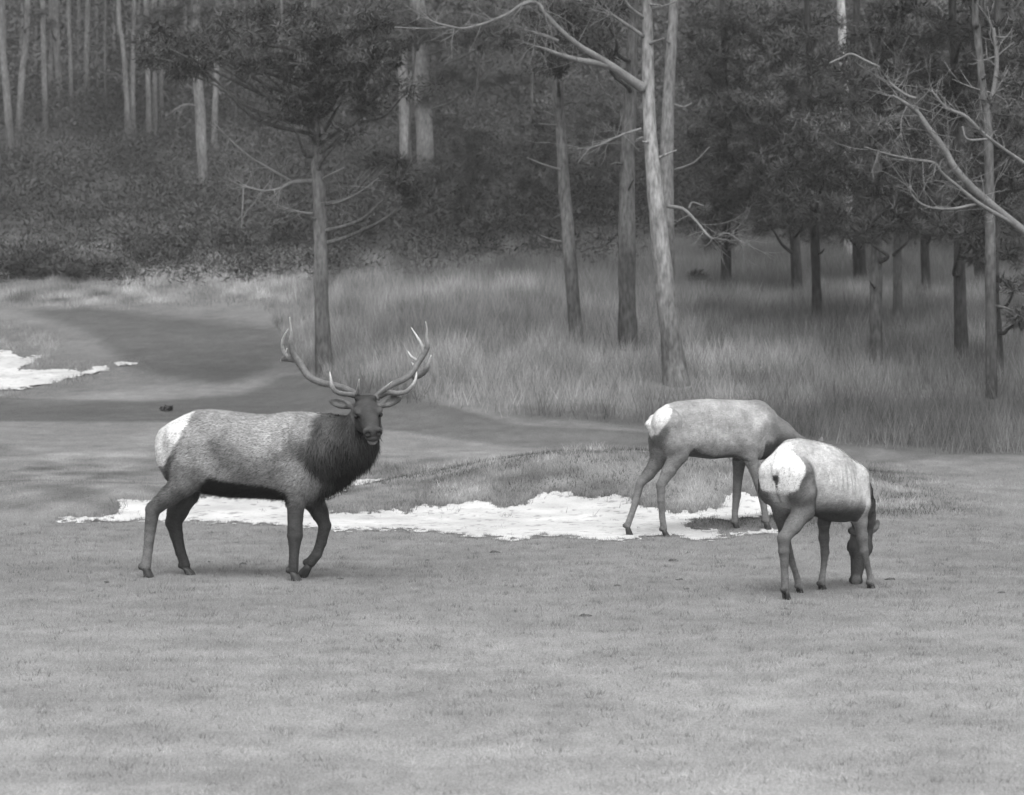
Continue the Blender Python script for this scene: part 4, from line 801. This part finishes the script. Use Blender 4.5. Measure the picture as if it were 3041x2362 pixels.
# young dark pines filling the centre of the wood edge, down to the ground
GY = 'young dark pines in the shade of the wood'
yp = [(1000, 560, 78, [(1000, 350, 90, 50), (970, 430, 100, 46), (1030, 490, 110, 34), (1000, 270, 60, 50)], 'young dark pine behind the antlers, left of centre'), (1130, 545, 80, [(1150, 380, 70, 60), (1100, 450, 90, 46), (1160, 490, 70, 30), (1150, 280, 60, 60)], 'young dark pine left behind the slim pine trunk'), (1290, 530, 82, [(1290, 400, 60, 70), (1280, 260, 60, 70), (1290, 480, 60, 34)], 'young dark pine between the slim pine and the pale-barked pine'), (870, 560, 80, [(850, 430, 70, 46), (890, 380, 60, 40), (820, 500, 70, 30)], 'young dark pine right of the lone pine trunk')]
for k, (ub, vb, d_, pd, lb) in enumerate(yp): tree('young_pine', lb, [(ub, vb, 10), (ub, vb - 120, 8), (ub + 3, vb - 260, 6)], d_, pd, 6.5, .06, .036, [], GY, seed=90 + k, tops=1, cw=.9, crown_from=zt(0, d_) + 4.5)
# shrubs along the edge
GS = 'shrubs along the foot of the wood'
for k, (u, v, rx, ry, lb, tn) in enumerate([(505, 505, 60, 36, 'dark round shrub left of the lone pine trunk', .032), (200, 575, 90, 22, 'low dark shrub at the foot of the left wood', .036), (60, 565, 70, 30, 'dark shrub in the far left corner of the grass', .042), (330, 520, 80, 40, 'grey-green shrub between the low dark shrub and the round one', .06), (590, 490, 40, 40, 'small dark shrub touching the lone pine on its left', .036), (760, 500, 50, 36, 'dark shrub touching the lone pine on its right', .036), (1484, 598, 22, 22, 'small dark leafy shrub at the foot of the pale-barked pine', .03), (355, 873, 9, 4, 'tiny dark bush on the fairway behind the bull rump', .04)]):
    h_ = hit(u * K2, (v + ry) * K2, 40); d_ = h_[1]; m2 = d_ / (F * .71817); o = empty('shrub', h_); r = np.array([rx, rx * .8, ry]) * m2
    v_, t_, n_, tn_ = needles([((0, 0, r[2]), r), ((r[0] * .3, -.1, r[2] * .6), r * .6)], tn, min(.26, r[2] * .8), 100, 1.4, (.12, .016) if rx > 10 else (.04, .012)); tag(mk('foliage', v_, t_, M_leaf, o, tone=tn_, nrm=n_), kind='stuff')
    g = np.random.default_rng(k)
    for v_, t_ in [tube(np.array([(0, 0, -.05), r * g.normal(0, .2, 3) * [1, 1, 0] + [0, 0, r[2] * .7], r * g.normal(0, .45, 3) * [1, 1, 0] + [0, 0, r[2] * 1.3]]), np.array([.02, .014, .006]) * min(1, rx / 40), 5) for _ in range(5)]: mk('stem', v_, t_, M_bark, o, tone=np.full(len(v_), .07))
    tag(o, lb, 'shrub', GS)
# undergrowth and the wood beyond, which read as one mass
def mass(name, n, y0, y1, hmax, cl, nn, leaf, tone, label, cat, k=.24):
    x, y = scatter(n, y0, y1, k); edge = 70 + 9 * (fbm(x / 2.2, y / 40, 58, 3) - .5) + 5 * sstep(.03, .05, x / y); kp = y > edge; x, y, edge = x[kp], y[kp], edge[kp]; n = len(x); z = zt(x, y); h = hmax * rng.uniform(0, 1, n) * np.clip(fbm(x / 2.6, y / 4, 55, 3) * 2.8 - .7, .08, 1.5) * (.35 + .65 * sstep(0, 5, y - edge))
    pads = [((a, b, c_ + q), (cl, cl, cl * .7)) for a, b, c_, q in zip(x, y, z, h)]
    Vs = []
    m = n * nn; dd = rng.normal(size=(m, 3)); dd /= np.linalg.norm(dd, axis=1)[:, None]; ce = np.stack([x, y, z + h], -1)
    ct = tone * rng.uniform(.5, 1.5, n) * (.1 + 1.8 * fbm(x / 2.6, y / 6, 57, 4)) * (1 - .5 * sstep(-.055, -.03, x / y) * sstep(100, 90, y)); p0 = np.repeat(ce, nn, 0) + dd * (cl * rng.uniform(.2, 1, m))[:, None] * [1.3, 1, .8]  # centre of the slope darkened: the wood's deep shade put into leaf tone
    di = dd + rng.normal(0, .5, (m, 3)); di /= np.linalg.norm(di, axis=1)[:, None]; sd_ = np.cross(di, rng.normal(size=(m, 3))); sd_ /= np.linalg.norm(sd_, axis=1)[:, None]
    L_ = (leaf[0] * rng.uniform(.6, 1.4, m))[:, None]; W_ = (leaf[1] * rng.uniform(.6, 1.3, m))[:, None]
    V = np.stack([p0 - sd_ * W_, p0 + sd_ * W_, p0 + di * L_], 1).reshape(-1, 3); nr = dd * .5 + [0, 0, .5]; nr /= np.linalg.norm(nr, axis=1)[:, None]
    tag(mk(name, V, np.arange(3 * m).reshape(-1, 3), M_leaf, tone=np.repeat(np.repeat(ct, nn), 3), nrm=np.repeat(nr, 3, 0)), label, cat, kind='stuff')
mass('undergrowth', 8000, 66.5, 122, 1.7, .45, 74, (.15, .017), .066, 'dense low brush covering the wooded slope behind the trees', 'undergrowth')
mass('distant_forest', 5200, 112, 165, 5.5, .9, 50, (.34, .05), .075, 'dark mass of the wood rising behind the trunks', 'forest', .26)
# turf clods on the fairway
for k, (u, v, w_, lb) in enumerate([(1472, 1643, 30, 'flat dark turf clod in front of the middle of the sand'), (1267, 1666, 14, 'tiny dark clod right of the bull, nearest its lifted hoof'), (2642, 1723, 28, 'dark turf clod just right of the grazing cow muzzle'), (2974, 1763, 22, 'dark turf clod by the right edge of the fairway'), (2018, 1724, 24, 'dark turf clod, upper of a close pair left of the near cow'), (2038, 1752, 20, 'dark turf clod, lower of a close pair left of the near cow'), (316, 1731, 20, 'small dark clod left of the bull hind hooves'), (721, 1677, 24, 'dark clod on the turf under the bull belly, the larger one'), (1835, 1742, 22, 'small dark clod midway between the bull and the near cow'), (2000, 1668, 30, 'flat turf clod below the far cow hind hooves'), (1010, 1720, 16, 'small dark clod just right of the bull front hooves'), (1736, 1832, 34, 'raised turf tuft alone on the open foreground'), (620, 1670, 12, 'tiny dark clod between the bull hind and front legs'), (2560, 1690, 18, 'faint small clod behind the grazing cow front hoof')]):
    h_ = hit(u, v); r = w_ / F * h_[1] / 2; g = np.random.default_rng(200 + k); th = np.linspace(0, math.pi, 6); ph = np.arange(9) * 2 * math.pi / 9
    V = np.array([[math.sin(a) * math.cos(b) * r, math.sin(a) * math.sin(b) * r * .8, math.cos(a) * r * .42] for a in th for b in ph]) * g.uniform(.5, 1.4, (54, 1)); V[:, 2] += r * .05
    T = [(i * 9 + j, (i + 1) * 9 + j, (i + 1) * 9 + (j + 1) % 9, i * 9 + (j + 1) % 9) for i in range(5) for j in range(9)]
    o = mk('turf_clod', V, np.array(T), M_soil); o.location = tuple(h_); tag(o, lb, 'clod', 'turf clods scattered on the fairway')
#@@HAZE
# ------------------------------------------------------------------ haze: one closed box of even air round everything
hv = np.array([(x_, y_, z_) for x_ in (-170, 170) for y_ in (-25, 235) for z_ in (-1.5, 44)], float)
hz = mk('haze', hv, np.array([(0, 1, 3, 2), (4, 6, 7, 5), (0, 4, 5, 1), (2, 3, 7, 6), (0, 2, 6, 4), (1, 5, 7, 3)]), None, smooth=False)
hm = bpy.data.materials.new('thin haze'); hm.use_nodes = True; ht = hm.node_tree; ht.nodes.clear()
ho = ht.nodes.new('ShaderNodeOutputMaterial'); pv = ht.nodes.new('ShaderNodeVolumePrincipled'); pv.inputs['Color'].default_value = (.9, .9, .9, 1); pv.inputs['Density'].default_value = .0006
ht.links.new(pv.outputs[0], ho.inputs['Volume']); hz.data.materials.append(hm); tag(hz, 'thin pale haze in the air over the whole place', 'haze', kind='stuff')
